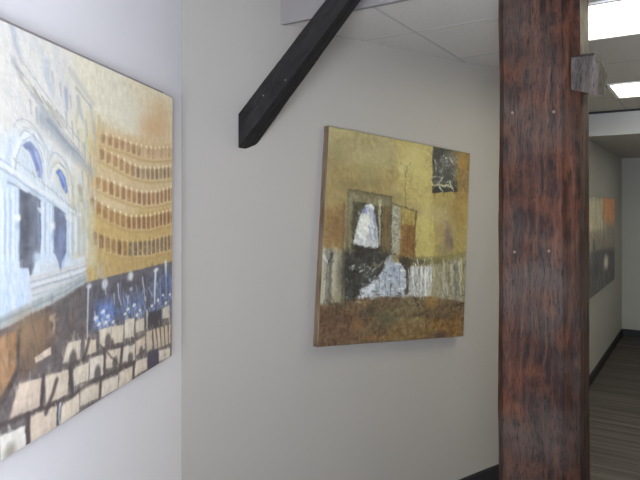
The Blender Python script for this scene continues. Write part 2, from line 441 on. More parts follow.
('P',[(1191,407),(1191,370),(1196,362),(1207,362),(1212,369),(1212,407)],(159,115,84),0.9,5,12),
('S',[(1184,363),(1184,414)],5,(223,194,152),0.75),
('E',1184,360,9,7,(255,240,207),0.95,0.5),
('P',[(1226,402),(1226,365),(1231,357),(1241,357),(1247,364),(1247,402)],(148,107,78),0.9,5,12),
('S',[(1219,357),(1219,410)],5,(223,194,152),0.75),
('E',1219,355,9,7,(255,240,207),0.95,0.5),
('P',[(1261,398),(1260,360),(1265,352),(1276,351),(1281,359),(1281,397)],(155,112,82),0.9,5,12),
('S',[(1253,352),(1254,405)],5,(223,194,152),0.75),
('E',1253,350,9,7,(255,240,207),0.95,0.5),
('P',[(1289,395),(1288,357),(1290,349),(1293,349),(1295,356),(1295,395)],(151,109,80),0.9,5,12),
('S',[(1288,349),(1288,403)],5,(223,194,152),0.75),
('E',1288,344,9,7,(255,240,207),0.95,0.5),
('S',[(691,422),(749,444),(811,463),(878,480),(949,494),(1025,497),(1108,498),(1197,491),(1294,484)],26,(214,185,135),0.75,14,False),
('S',[(691,431),(749,453),(811,473),(878,491),(949,504),(1025,508),(1108,509),(1197,503),(1295,496)],10,(176,141,88),0.5,8,False),
('S',[(691,403),(749,424),(811,443),(877,460),(949,472),(1025,475),(1108,475),(1197,467),(1294,459)],39,(169,135,94),0.42,14,False),
('P',[(701,430),(701,401),(707,395),(718,395),(724,401),(724,430)],(146,108,67),0.9,5,12),
('S',[(692,395),(692,436)],5,(223,194,152),0.75),
('P',[(740,444),(739,415),(745,409),(757,409),(762,415),(763,445)],(154,114,71),0.9,5,12),
('S',[(731,409),(731,450)],5,(223,194,152),0.75),
('E',731,397,9,7,(255,240,207),0.6,0.5),
('P',[(778,456),(778,426),(783,420),(795,420),(801,426),(801,457)],(154,114,71),0.9,5,12),
('S',[(769,420),(769,462)],5,(223,194,152),0.75),
('E',769,410,9,7,(255,240,207),0.6,0.5),
('P',[(816,468),(816,437),(822,431),(833,431),(839,438),(839,469)],(165,122,76),0.9,5,12),
('S',[(807,431),(808,474)],5,(223,194,152),0.75),
('E',807,421,9,7,(255,240,207),0.95,0.5),
('P',[(854,478),(854,446),(860,440),(871,440),(877,447),(877,479)],(157,117,72),0.9,5,12),
('S',[(846,440),(846,484)],5,(223,194,152),0.75),
('E',846,432,9,7,(255,240,207),0.95,0.5),
('P',[(892,485),(892,453),(898,447),(909,447),(915,453),(915,486)],(166,123,76),0.9,5,12),
('S',[(884,446),(884,491)],5,(223,194,152),0.75),
('E',884,439,9,7,(255,240,207),0.95,0.5),
('P',[(930,492),(930,459),(935,453),(947,453),(952,460),(953,493)],(148,104,75),0.9,5,12),
('S',[(922,453),(922,498)],5,(223,194,152),0.75),
('E',922,445,9,7,(255,240,207),0.95,0.5),
('P',[(968,496),(967,463),(973,457),(984,457),(990,464),(990,497)],(153,107,77),0.9,5,12),
('S',[(959,456),(960,503)],5,(223,194,152),0.75),
('E',959,451,9,7,(255,240,207),0.95,0.5),
('P',[(1005,497),(1005,463),(1010,456),(1021,457),(1027,463),(1027,498)],(143,100,72),0.9,5,12),
('S',[(996,456),(997,503)],5,(223,194,152),0.75),
('E',996,452,9,7,(255,240,207),0.95,0.5),
('P',[(1042,497),(1041,463),(1047,456),(1058,456),(1063,463),(1064,498)],(127,89,64),0.9,5,12),
('S',[(1034,456),(1034,504)],5,(223,194,152),0.75),
('E',1033,452,9,7,(255,240,207),0.95,0.5),
('P',[(1078,498),(1078,463),(1083,456),(1094,456),(1100,463),(1100,499)],(149,104,75),0.9,5,12),
('S',[(1070,456),(1071,504)],5,(223,194,152),0.75),
('E',1070,451,9,7,(255,240,207),0.95,0.5),
('P',[(1114,496),(1114,461),(1119,453),(1130,454),(1136,461),(1136,497)],(152,107,77),0.9,5,12),
('S',[(1106,453),(1107,503)],5,(223,194,152),0.75),
('E',1106,451,9,7,(255,240,207),0.95,0.5),
('P',[(1150,493),(1150,457),(1155,450),(1166,450),(1171,458),(1171,494)],(150,105,76),0.9,5,12),
('S',[(1142,450),(1143,500)],5,(223,194,152),0.75),
('E',1142,447,9,7,(255,240,207),0.95,0.5),
('P',[(1185,491),(1185,454),(1190,447),(1201,447),(1206,454),(1207,491)],(139,98,70),0.9,5,12),
('S',[(1178,446),(1178,498)],5,(223,194,152),0.75),
('E',1178,444,9,7,(255,240,207),0.95,0.5),
('P',[(1220,488),(1220,451),(1225,443),(1235,443),(1241,451),(1241,489)],(144,101,73),0.9,5,12),
('S',[(1213,443),(1213,495)],5,(223,194,152),0.75),
('E',1213,440,9,7,(255,240,207),0.95,0.5),
('P',[(1255,485),(1254,447),(1259,440),(1270,440),(1275,448),(1275,486)],(128,90,65),0.9,5,12),
('S',[(1247,440),(1248,493)],5,(223,194,152),0.75),
('E',1247,437,9,7,(255,240,207),0.95,0.5),
('P',[(1284,484),(1284,445),(1287,438),(1292,438),(1295,445),(1295,484)],(148,104,75),0.9,5,12),
('S',[(1281,437),(1282,491)],5,(223,194,152),0.75),
('E',1281,433,9,7,(255,240,207),0.95,0.5),
('S',[(671,510),(730,535),(794,554),(862,569),(935,581),(1015,587),(1100,590),(1194,588),(1295,584)],26,(214,185,135),0.75,14,False),
('S',[(671,519),(730,544),(794,564),(862,580),(935,592),(1015,597),(1101,602),(1194,599),(1295,597)],10,(176,141,88),0.5,8,False),
('S',[(671,488),(730,513),(793,531),(862,546),(935,557),(1014,561),(1100,564),(1193,560),(1295,555)],45,(169,135,94),0.42,14,False),
('P',[(680,518),(680,484),(686,478),(697,479),(703,485),(703,519)],(139,106,71),0.9,5,12),
('S',[(671,478),(672,523)],5,(223,194,152),0.75),
('E',671,466,7,6,(236,208,154),0.7,0.6),
('P',[(718,534),(718,499),(723,493),(734,494),(740,500),(740,535)],(130,99,66),0.9,5,12),
('S',[(709,493),(709,539)],5,(223,194,152),0.75),
('E',709,481,7,6,(236,208,154),0.7,0.6),
('P',[(755,546),(755,510),(761,505),(772,505),(778,511),(778,548)],(123,94,62),0.9,5,12),
('S',[(747,504),(747,551)],5,(223,194,152),0.75),
('E',747,496,7,6,(236,208,154),0.7,0.6),
('P',[(793,556),(793,520),(798,514),(809,515),(815,521),(815,558)],(147,113,75),0.9,5,12),
('S',[(784,513),(785,562)],5,(223,194,152),0.75),
('E',784,505,7,6,(236,208,154),0.7,0.6),
('P',[(830,565),(830,528),(836,522),(847,523),(852,529),(853,567)],(151,116,77),0.9,5,12),
('S',[(822,521),(822,571)],5,(223,194,152),0.75),
('E',822,515,7,6,(236,208,154),0.7,0.6),
('P',[(868,571),(867,533),(873,527),(884,528),(890,535),(890,573)],(124,94,63),0.9,5,12),
('S',[(859,526),(859,577)],5,(223,194,152),0.75),
('E',859,521,7,6,(236,208,154),0.7,0.6),
('P',[(905,577),(905,538),(910,532),(921,533),(927,540),(927,579)],(146,111,74),0.9,5,12),
('S',[(896,532),(897,583)],5,(223,194,152),0.75),
('E',896,526,7,6,(236,208,154),0.7,0.6),
('P',[(942,583),(942,543),(947,537),(958,538),(964,545),(964,585)],(113,98,85),0.9,5,12),
('S',[(933,536),(934,589)],5,(223,194,152),0.75),
('E',933,531,7,6,(236,208,154),0.7,0.6),
('P',[(979,584),(978,544),(984,538),(995,539),(1000,546),(1001,586)],(106,92,80),0.9,5,12),
('S',[(970,537),(971,591)],5,(223,194,152),0.75),
('E',970,534,7,6,(236,208,154),0.7,0.6),
('P',[(1015,586),(1015,545),(1020,539),(1031,539),(1037,547),(1037,588)],(110,96,83),0.9,5,12),
('S',[(1007,538),(1007,592)],5,(223,194,152),0.75),
('E',1007,534,7,6,(236,208,154),0.7,0.6),
('P',[(1052,588),(1051,546),(1057,540),(1067,540),(1073,548),(1073,590)],(122,107,92),0.9,5,12),
('S',[(1043,539),(1044,594)],5,(223,194,152),0.75),
('E',1043,535,7,6,(236,208,154),0.7,0.6),
('P',[(1088,590),(1087,547),(1092,540),(1103,541),(1109,549),(1109,591)],(125,109,94),0.9,5,12),
('S',[(1080,540),(1080,596)],5,(223,194,152),0.75),
('E',1080,536,7,6,(236,208,154),0.7,0.6),
('P',[(1123,589),(1123,546),(1128,539),(1139,539),(1144,547),(1145,590)],(103,90,78),0.9,5,12),
('S',[(1115,538),(1116,595)],5,(223,194,152),0.75),
('E',1115,536,7,6,(236,208,154),0.7,0.6),
('P',[(1159,588),(1158,544),(1163,537),(1174,537),(1179,545),(1180,589)],(118,103,89),0.9,5,12),
('S',[(1151,536),(1151,594)],5,(223,194,152),0.75),
('E',1151,534,7,6,(236,208,154),0.7,0.6),
('P',[(1194,586),(1193,542),(1198,535),(1209,535),(1214,543),(1214,588)],(103,90,78),0.9,5,12),
('S',[(1186,534),(1186,593)],5,(223,194,152),0.75),
('E',1186,532,7,6,(236,208,154),0.7,0.6),
('P',[(1228,585),(1228,540),(1233,533),(1243,533),(1248,541),(1249,587)],(121,105,91),0.9,5,12),
('S',[(1221,532),(1221,592)],5,(223,194,152),0.75),
('E',1221,529,7,6,(236,208,154),0.7,0.6),
('P',[(1262,584),(1262,538),(1267,531),(1277,531),(1282,539),(1283,585)],(111,97,83),0.9,5,12),
('S',[(1255,530),(1256,591)],5,(223,194,152),0.75),
('E',1255,527,7,6,(236,208,154),0.7,0.6),
('P',[(1290,584),(1290,538),(1291,530),(1295,530),(1296,538),(1297,585)],(125,109,94),0.9,5,12),
('S',[(1289,530),(1290,592)],5,(223,194,152),0.75),
('E',1289,525,7,6,(236,208,154),0.7,0.6),
('X',[(757,193),(1297,202),(1301,627),(693,632)],120,[(230,207,156),(199,159,104),(185,143,90),(224,191,143)],40,6,0.1,0.5,0.3),
('X',[(692,560),(1300,569),(1301,635),(682,636)],60,[(176,147,94),(216,187,120),(143,122,82),(194,163,92)],30,7,1.3,0.5,0.4),
('X',[(671,544),(806,553),(807,630),(671,640)],30,[(183,191,204),(155,163,180),(211,200,138)],45,7,1.5,0.2,0.5),
('X',[(30,-18),(597,-18),(701,200),(466,229),(31,266)],110,[(240,238,238),(222,221,228),(233,224,210),(211,212,221)],90,16,1,0.5,0.35),
('S',[(359,-3),(370,36),(395,76)],26,(185,189,203),0.75),
('S',[(441,11),(473,40)],24,(207,211,222),0.5),
('S',[(363,79),(381,99),(395,114)],16,(167,169,177),0.7),
('S',[(490,54),(498,98),(520,132)],30,(198,203,216),0.7),
('S',[(537,6),(551,66)],14,(214,216,223),0.6),
('S',[(388,109),(441,139),(499,166),(561,212)],20,(188,185,178),0.7),
('S',[(434,140),(490,180),(543,214)],16,(174,176,180),0.7),
('S',[(403,113),(438,140)],7,(244,242,234),0.65),
('S',[(420,120),(456,149)],7,(183,182,180),0.65),
('S',[(438,128),(475,159)],7,(169,166,156),0.65),
('S',[(457,136),(494,169)],7,(244,242,234),0.65),
('S',[(475,145),(513,179)],7,(169,166,156),0.65),
('S',[(495,153),(534,189)],7,(169,166,156),0.65),
('S',[(514,162),(554,200)],7,(169,166,156),0.65),
('S',[(534,171),(576,211)],7,(169,166,156),0.65),
('S',[(555,180),(598,222)],7,(183,182,180),0.65),
('S',[(474,198),(543,235),(618,276),(712,320)],44,(162,168,178),0.8,30),
('S',[(499,200),(580,247),(669,289)],14,(134,142,156),0.6),
('S',[(569,29),(560,111),(579,183)],22,(217,217,220),0.6),
('S',[(579,108),(584,155)],20,(159,169,196),0.75),
('S',[(637,119),(648,156),(669,181)],18,(179,180,186),0.7),
('S',[(598,50),(658,87),(722,121)],22,(192,192,189),0.55),
('S',[(627,93),(711,134)],10,(165,167,166),0.6),
('S',[(700,128),(711,163)],16,(174,186,205),0.6),
('S',[(717,174),(728,225)],24,(191,198,204),0.7),
('X',[(598,131),(734,166),(746,283),(659,289)],40,[(217,211,156),(199,196,162),(170,176,182),(226,220,180)],40,8,1.5,0.3,0.5),
('X',[(711,169),(780,172),(758,401),(680,373)],40,[(179,171,140),(216,200,144),(167,165,146),(194,178,126)],40,9,1.5,0.3,0.5),
('P',[(31,320),(319,259),(381,235),(442,237),(561,292),(670,351),(703,546),(671,601),(321,673),(33,730)],(220,228,238),0.9,30,8),
('P',[(31,391),(320,343),(509,404),(600,444),(671,544),(671,595),(321,668),(33,730)],(207,223,246),0.8,40,8),
('P',[(483,278),(561,302),(702,373),(713,445),(610,425),(535,351)],(220,213,191),0.8,25,8),
('P',[(600,376),(724,416),(736,593),(611,594)],(210,201,171),0.75,25,8),
('X',[(319,248),(487,239),(675,345),(692,560),(391,643),(321,655)],170,[(243,247,251),(188,211,247),(232,238,246),(196,210,234),(233,227,210)],60,8,1.45,0.35,0.45),
('S',[(361,340),(371,293),(396,257),(430,241),(458,255),(483,293),(496,343)],16,(244,246,248),0.8),
('S',[(368,349),(378,299),(400,264),(430,251)],6,(167,176,196),0.6),
('S',[(438,243),(470,266),(491,302),(500,348)],6,(169,173,184),0.7),
('S',[(404,232),(442,230),(474,248),(504,281)],9,(201,204,208),0.7),
('P',[(398,276),(411,265),(430,261),(456,278),(475,311),(475,351),(454,347),(442,313),(423,288),(408,282)],(140,151,194),1,5,14),
('P',[(398,276),(411,268),(427,266),(442,281),(427,285),(411,282)],(122,130,164),0.8),
('S',[(450,288),(466,319),(471,349)],12,(183,194,232),0.7),
('S',[(430,278),(454,315),(458,345)],9,(109,120,172),0.6),
('S',[(517,352),(526,326),(548,311),(571,323),(595,359),(600,392)],12,(240,242,240),0.8),
('S',[(552,306),(585,325),(609,364),(614,397)],5,(168,166,156),0.7),
('P',[(535,330),(543,323),(555,323),(578,347),(588,381),(578,388),(562,369),(548,345)],(115,136,200),1,5,14),
('S',[(553,332),(571,355),(581,379)],7,(169,184,234),0.6),
('P',[(634,363),(649,355),(662,374),(667,410),(649,405)],(180,174,158),0.85),
('S',[(319,322),(368,340),(443,370),(531,403),(650,444)],14,(241,244,248),0.85),
('S',[(319,334),(375,354),(451,385),(544,422)],7,(169,182,204),0.7),
('S',[(319,313),(360,329)],6,(159,178,210),0.6),
('S',[(347,364),(389,377)],8,(140,148,164),0.6),
('S',[(374,91),(399,105)],4,(162,157,148),0.6,3),
('S',[(384,69),(414,86)],3.5,(180,174,159),0.55,3),
('S',[(390,102),(417,117)],4,(143,147,156),0.6,3),
('S',[(401,80),(432,98)],3.5,(201,198,192),0.55,3),
('S',[(407,113),(434,128)],4,(246,243,234),0.6,3),
('S',[(419,91),(450,109)],3.5,(154,160,174),0.55,3),
('S',[(425,125),(453,140)],4,(185,178,162),0.6,3),
('S',[(437,103),(469,121)],3.5,(180,174,159),0.55,3),
('S',[(443,137),(471,153)],4,(162,157,148),0.6,3),
('S',[(455,115),(488,133)],3.5,(201,198,192),0.55,3),
('S',[(461,149),(490,165)],4,(143,147,156),0.6,3),
('S',[(474,127),(507,146)],3.5,(154,160,174),0.55,3),
('S',[(480,161),(510,178)],4,(246,243,234),0.6,3),
('S',[(493,139),(527,159)],3.5,(180,174,159),0.55,3),
('S',[(500,174),(530,191)],4,(185,178,162),0.6,3),
('S',[(512,152),(548,172)],3.5,(201,198,192),0.55,3),
('S',[(520,187),(551,205)],4,(162,157,148),0.6,3),
('S',[(533,165),(569,185)],3.5,(154,160,174),0.55,3),
('S',[(540,201),(572,219)],4,(143,147,156),0.6,3),
('S',[(553,178),(591,199)],3.5,(180,174,159),0.55,3),
('S',[(561,215),(594,233)],4,(246,243,234),0.6,3),
('S',[(575,191),(613,213)],3.5,(201,198,192),0.55,3),
('S',[(582,229),(616,248)],4,(185,178,162),0.6,3),
('S',[(597,205),(636,228)],3.5,(154,160,174),0.55,3),
('S',[(605,243),(639,263)],4,(162,157,148),0.6,3),
('S',[(619,220),(660,243)],3.5,(180,174,159),0.55,3),
('S',[(627,258),(663,279)],4,(143,147,156),0.6,3),
('S',[(642,235),(684,259)],3.5,(201,198,192),0.55,3),
('S',[(651,274),(687,295)],4,(246,243,234),0.6,3),
('S',[(666,250),(709,275)],3.5,(154,160,174),0.55,3),
('S',[(674,290),(712,311)],4,(185,178,162),0.6,3),
('S',[(690,265),(734,291)],3.5,(180,174,159),0.55,3),
('S',[(426,161),(431,195)],8,(152,160,180),0.55,5),
('S',[(434,160),(438,194)],4,(238,230,207),0.6,3),
('S',[(450,177),(455,211)],8,(152,160,180),0.55,5),
('S',[(458,176),(462,210)],4,(238,230,207),0.6,3),
('S',[(579,167),(585,209)],8,(152,160,180),0.55,5),
('S',[(589,165),(594,208)],4,(238,230,207),0.6,3),
('S',[(608,189),(614,233)],8,(152,160,180),0.55,5),
('S',[(618,188),(623,231)],4,(238,230,207),0.6,3),
('S',[(638,213),(644,263)],8,(152,160,180),0.55,5),
('S',[(648,212),(654,262)],4,(238,230,207),0.6,3),
('S',[(669,243),(676,294)],8,(152,160,180),0.55,5),
('S',[(679,242),(685,293)],4,(238,230,207),0.6,3),
('S',[(701,275),(708,326)],8,(152,160,180),0.55,5),
('S',[(712,274),(718,326)],4,(238,230,207),0.6,3),
('S',[(598,120),(604,152)],8,(152,160,180),0.55,5),
('S',[(608,119),(613,150)],4,(238,230,207),0.6,3),
('S',[(679,174),(686,219)],8,(152,160,180),0.55,5),
('S',[(690,172),(695,218)],4,(238,230,207),0.6,3),
('S',[(551,97),(557,128)],8,(152,160,180),0.55,5),
('S',[(560,95),(565,126)],4,(238,230,207),0.6,3),
('S',[(515,73),(521,103)],8,(152,160,180),0.55,5),
('S',[(524,71),(529,102)],4,(238,230,207),0.6,3),
('S',[(691,333),(697,379)],8,(152,160,180),0.55,5),
('S',[(701,332),(707,378)],4,(238,230,207),0.6,3),
('S',[(659,323),(666,368)],8,(152,160,180),0.55,5),
('S',[(669,323),(675,368)],4,(238,230,207),0.6,3),
('S',[(713,372),(720,431)],8,(152,160,180),0.55,5),
('S',[(724,372),(730,431)],4,(238,230,207),0.6,3),
('S',[(624,419),(630,458)],8,(152,160,180),0.55,5),
('S',[(634,419),(639,458)],4,(238,230,207),0.6,3),
('S',[(367,307),(378,318)],4,(141,151,170),0.6,3),
('S',[(384,315),(395,326)],4,(141,151,170),0.6,3),
('S',[(401,323),(412,334)],4,(141,151,170),0.6,3),
('S',[(419,331),(430,342)],4,(141,151,170),0.6,3),
('S',[(436,339),(448,351)],4,(141,151,170),0.6,3),
('S',[(455,348),(467,360)],4,(141,151,170),0.6,3),
('S',[(474,357),(486,369)],4,(141,151,170),0.6,3),
('S',[(493,366),(506,378)],4,(141,151,170),0.6,3),
('S',[(513,375),(526,387)],4,(141,151,170),0.6,3),
('S',[(533,384),(546,397)],4,(141,151,170),0.6,3),
('S',[(554,394),(567,407)],4,(141,151,170),0.6,3),
('S',[(575,404),(589,417)],4,(141,151,170),0.6,3),
('S',[(597,414),(611,428)],4,(141,151,170),0.6,3),
('S',[(619,425),(634,438)],4,(141,151,170),0.6,3),
('S',[(387,255),(394,245),(405,239),(418,239),(433,245),(448,256),(461,271),(472,289),(478,308)],3.5,(164,170,184),0.6,3,False),
('S',[(376,245),(385,232),(398,225),(415,225),(433,232),(452,245),(469,264),(482,287),(491,311)],3.5,(246,246,244),0.6,3,False),
('S',[(366,235),(376,220),(392,211),(412,211),(434,219),(456,234),(477,257),(493,284),(503,313)],3.5,(164,170,184),0.6,3,False),
('S',[(521,318),(527,310),(536,306),(547,306),(559,312),(571,321),(582,335),(590,350),(596,366)],3.5,(164,170,184),0.6,3,False),
('S',[(513,309),(520,299),(531,294),(544,294),(559,301),(574,313),(588,329),(599,349),(606,369)],3.5,(246,246,244),0.6,3,False),
('S',[(504,301),(513,288),(526,281),(542,282),(560,290),(578,304),(594,324),(608,347),(616,372)],3.5,(164,170,184),0.6,3,False),
('P',[(386,379),(427,388),(471,404),(472,504),(468,554),(448,560),(442,591),(426,587),(422,570),(390,567)],(110,113,128),1,5,16),
('P',[(390,386),(420,395),(417,555),(390,559)],(88,90,102),0.8,14),
('S',[(439,405),(451,466),(444,547)],40,(127,134,152),0.5,30),
('S',[(459,412),(464,529)],10,(138,160,204),0.6),
('E',416,458,42,64,(77,79,92),0.6,0.9),
('P',[(526,419),(553,427),(583,441),(584,543),(563,568),(554,596),(545,566),(525,539)],(116,124,148),1,5,16),
('S',[(558,496),(554,583)],34,(135,149,192),0.7,22),
('S',[(540,435),(540,521)],18,(95,102,128),0.6),
('S',[(330,388),(331,576)],18,(238,244,252),0.75,7,False),
('S',[(335,387),(335,577)],4,(157,184,236),0.7,4,False),
('S',[(347,382),(348,571)],12,(238,244,252),0.75,7,False),
('S',[(352,382),(353,572)],4,(157,184,236),0.7,4,False),
('S',[(368,382),(369,560)],16,(238,244,252),0.75,7,False),
('S',[(374,382),(374,560)],4,(157,184,236),0.7,4,False),
('S',[(379,382),(379,551)],8,(238,244,252),0.75,7,False),
('S',[(384,381),(385,552)],4,(157,184,236),0.7,4,False),
('S',[(479,414),(480,550)],14,(238,244,252),0.75,7,False),
('S',[(486,414),(486,551)],4,(157,184,236),0.7,4,False),
('S',[(500,419),(501,547)],16,(238,244,252),0.75,7,False),
('S',[(507,419),(507,548)],4,(157,184,236),0.7,4,False),
('S',[(513,424),(514,538)],8,(238,244,252),0.75,7,False),
('S',[(520,424),(520,538)],4,(157,184,236),0.7,4,False),
('S',[(600,446),(601,539)],14,(238,244,252),0.75,7,False),
('S',[(608,446),(607,539)],4,(157,184,236),0.7,4,False),
('S',[(629,452),(630,541)],10,(238,244,252),0.75,7,False),
('S',[(637,452),(637,541)],4,(157,184,236),0.7,4,False),
('S',[(338,406),(339,532)],4,(166,178,200),0.6,4,False),
('S',[(357,405),(358,533)],4,(166,178,200),0.6,4,False),
('S',[(490,404),(490,544)],4,(166,178,200),0.6,4,False),
('S',[(522,404),(523,546)],4,(166,178,200),0.6,4,False),
('S',[(593,403),(593,552)],4,(166,178,200),0.6,4,False),
('S',[(614,403),(615,554)],4,(166,178,200),0.6,4,False),
('S',[(644,402),(645,556)],4,(166,178,200),0.6,4,False),
('S',[(670,402),(671,558)],4,(166,178,200),0.6,4,False),
('E',379,448,16,12,(255,255,255),0.9,0.6),
('E',379,466,10,16,(142,154,176),0.5,0.8),
('E',520,471,18,14,(248,250,252),0.9,0.7),
('E',520,497,12,14,(143,166,216),0.5,0.8),
('P',[(455,424),(483,422),(484,439),(467,437)],(238,242,248),0.8),
('P',[(572,440),(610,446),(610,463),(581,457)],(236,238,240),0.8),
('S',[(491,277),(492,404)],10,(242,244,244),0.6),
('P',[(32,570),(321,546),(387,552),(390,571),(424,580),(429,663),(321,677),(33,748)],(211,226,250),1,10,8),
('X',[(321,553),(420,579),(421,659),(321,673)],40,[(242,247,253),(183,207,246),(227,235,246)],50,10,1.5,0.3,0.5),
('P',[(452,558),(523,541),(545,566),(554,602),(582,570),(671,561),(671,606),(429,653),(428,600)],(219,226,236),1,10,8),
('S',[(456,548),(523,554)],30,(217,233,254),0.8,20),
('S',[(432,598),(554,590),(682,579)],7,(216,207,208),0.7,4,False),
('S',[(433,606),(554,599),(682,589)],7,(180,180,188),0.7,4,False),
('S',[(434,614),(554,608),(682,598)],7,(230,230,234),0.7,4,False),
('S',[(435,623),(554,617),(682,608)],7,(163,166,174),0.7,4,False),
('S',[(435,631),(554,626),(682,618)],7,(216,207,208),0.7,4,False),
('S',[(436,640),(554,635),(682,627)],7,(180,180,188),0.7,4,False),
('S',[(437,648),(554,644),(682,637)],7,(230,230,234),0.7,4,False),
('S',[(438,657),(554,653),(682,647)],7,(163,166,174),0.7,4,False),
('S',[(439,665),(554,662),(682,657)],7,(216,207,208),0.7,4,False),
('P',[(33,745),(321,670),(429,656),(682,607),(687,642),(532,670),(421,686),(321,700),(33,775)],(166,174,180),0.85,12),
('S',[(321,682),(429,670),(554,652),(682,627)],8,(141,151,158),0.6),
('S',[(429,651),(682,610)],9,(201,207,212),0.7),
('P',[(33,784),(321,700),(421,686),(536,670),(682,639),(952,636),(1301,633),(1305,1094),(654,1076),(34,1053)],(101,92,94),1,8,14),
('P',[(682,642),(952,638),(1301,635),(1303,853),(939,825),(688,789)],(90,86,96),0.95,10,12),
('P',[(537,673),(682,647),(683,788),(564,789)],(90,83,85),0.8,22),
('P',[(384,701),(519,683),(537,744),(511,790),(392,845)],(107,85,72),0.85,25,14),
('E',406,729,88,80,(160,132,102),0.7,0.9),
('E',457,732,72,64,(143,116,90),0.7,0.9),
('E',429,771,80,48,(124,95,72),0.5,0.9),
('P',[(33,766),(321,718),(380,712),(381,802),(322,854),(33,909)],(162,122,88),0.95,8,18),
('S',[(335,737),(332,827)],40,(185,142,104),0.6,30),
('S',[(355,725),(356,811)],14,(138,98,68),0.6,12),
('P',[(380,712),(395,712),(388,813),(322,886),(322,854),(377,801)],(71,59,56),0.8,8,8),
('P',[(445,793),(515,783),(515,804),(453,808)],(230,211,194),1,5),
('S',[(515,708),(528,705),(532,722),(524,746)],16,(191,168,146),0.8),
('E',532,717,22,10,(201,180,156),0.7,0.8),
('S',[(682,647),(819,647),(1025,648),(1301,643)],14,(107,103,112),0.6,12,False),
('X',[(321,722),(682,659),(683,788),(322,904)],60,[(122,98,84),(75,63,62),(141,116,96),(95,83,80)],50,10,1.2,0.5,0.4),
('P',[(1104,660),(1301,651),(1302,829),(1105,816)],(90,100,132),0.75,30,20),
('P',[(737,705),(832,710),(871,754),(820,792),(726,770)],(110,138,208),0.8,35,20),
('P',[(884,718),(1049,716),(1073,789),(898,785)],(108,127,174),0.7,35,20),
('X',[(704,691),(1301,705),(1302,829),(715,774)],90,[(143,166,220),(95,120,188),(223,231,246),(69,76,104),(185,198,228)],26,7,1.4,0.5,0.7),
('X',[(693,655),(1301,658),(1302,783),(715,727)],40,[(59,57,66),(69,66,78),(106,108,128)],50,12,1.5,0.3,0.5),
('S',[(695,652),(692,689),(690,798)],11,(204,211,220),0.9,5),
('E',698,650,20,10,(223,228,234),0.9,0.6),
('E',789,655,26,22,(230,233,240),0.9,0.6),
('S',[(789,649),(795,687)],10,(192,200,216),0.7),
('S',[(870,666),(877,705),(891,735)],8,(207,216,238),0.85),
('S',[(883,664),(890,719)],4,(159,176,216),0.7),
('E',955,650,26,20,(233,234,240),0.95,0.6),
('E',959,694,18,10,(195,203,224),0.8,0.7),
('S',[(1044,667),(1056,710),(1065,746)],10,(200,204,216),0.85),
('S',[(995,685),(1011,731)],8,(139,152,188),0.7),
('S',[(1150,654),(1146,704),(1143,769)],20,(223,231,248),0.95,8),
('E',1154,651,30,10,(242,245,250),0.9,0.6),
('S',[(1239,633),(1244,679)],22,(238,241,248),0.9,9),
('S',[(1244,683),(1245,766)],14,(139,162,224),0.8),
('S',[(1190,692),(1199,789)],14,(127,152,220),0.7),
('S',[(1282,687),(1287,780)],18,(111,136,208),0.7),
('E',737,749,18,9,(244,248,255),0.9,0.6),
('E',746,759,12,8,(156,188,255),0.7,0.7),
('E',778,738,18,9,(244,248,255),0.9,0.6),
('E',787,749,12,8,(156,188,255),0.7,0.7),
('E',808,756,18,9,(244,248,255),0.9,0.6),
('E',817,767,12,8,(156,188,255),0.7,0.7),
('E',839,780,14,7,(244,248,255),0.9,0.6),
('E',849,791,12,8,(156,188,255),0.7,0.7),
('E',796,772,18,9,(244,248,255),0.9,0.6),
('E',805,783,12,8,(156,188,255),0.7,0.7),
('E',938,756,16,8,(244,248,255),0.9,0.6),
('E',949,768,12,8,(156,188,255),0.7,0.7),
('E',981,750,18,9,(244,248,255),0.9,0.6),
('E',992,762,12,8,(156,188,255),0.7,0.7),
('E',1026,775,14,7,(244,248,255),0.9,0.6),
('E',1038,787,12,8,(156,188,255),0.7,0.7),
('E',1004,788,16,8,(244,248,255),0.9,0.6),
('E',1015,800,12,8,(156,188,255),0.7,0.7),
('E',1122,776,16,8,(244,248,255),0.9,0.6),
('E',1134,789,12,8,(156,188,255),0.7,0.7),
('E',1173,763,16,8,(244,248,255),0.9,0.6),
('E',1186,776,12,8,(156,188,255),0.7,0.7),
('E',1245,785,18,9,(244,248,255),0.9,0.6),
('E',1259,799,12,8,(156,188,255),0.7,0.7),
('E',1217,751,14,7,(244,248,255),0.9,0.6),
('E',1231,764,12,8,(156,188,255),0.7,0.7),
('E',1282,757,14,7,(244,248,255),0.9,0.6),
('E',1297,770,12,8,(156,188,255),0.7,0.7),
('E',918,769,14,7,(244,248,255),0.9,0.6),
('E',928,781,12,8,(156,188,255),0.7,0.7),
('E',755,770,16,8,(244,248,255),0.9,0.6),
('E',763,781,12,8,(156,188,255),0.7,0.7),
('P',[(1081,812),(1105,795),(1199,800),(1209,873),(1122,866),(1081,868)],(55,51,58),0.9,10,8),
('S',[(1081,787),(1081,847)],12,(221,214,204),0.9,5),
('P',[(761,795),(830,797),(824,851),(764,847)],(63,52,54),0.5,10,6),
('P',[(758,788),(827,790),(821,844),(761,840)],(222,209,194),1,5,12),
('P',[(758,788),(788,789),(784,842),(761,840)],(244,229,213),0.6,16,8),
('P',[(760,824),(822,831),(821,844),(761,840)],(186,175,162),0.45,18,8),
('X',[(758,788),(827,790),(821,844),(761,840)],12,[(253,238,221),(195,183,170),(222,209,194)],50,7,1.3,0.35,0.4),
('P',[(834,798),(915,811),(905,863),(828,852)],(63,52,54),0.5,10,6),
('P',[(830,791),(911,803),(901,856),(824,845)],(223,209,192),1,5,12),
('P',[(830,791),(866,796),(855,850),(824,845)],(245,229,211),0.6,16,8),
('P',[(826,829),(904,843),(901,856),(824,845)],(187,175,161),0.45,18,8),
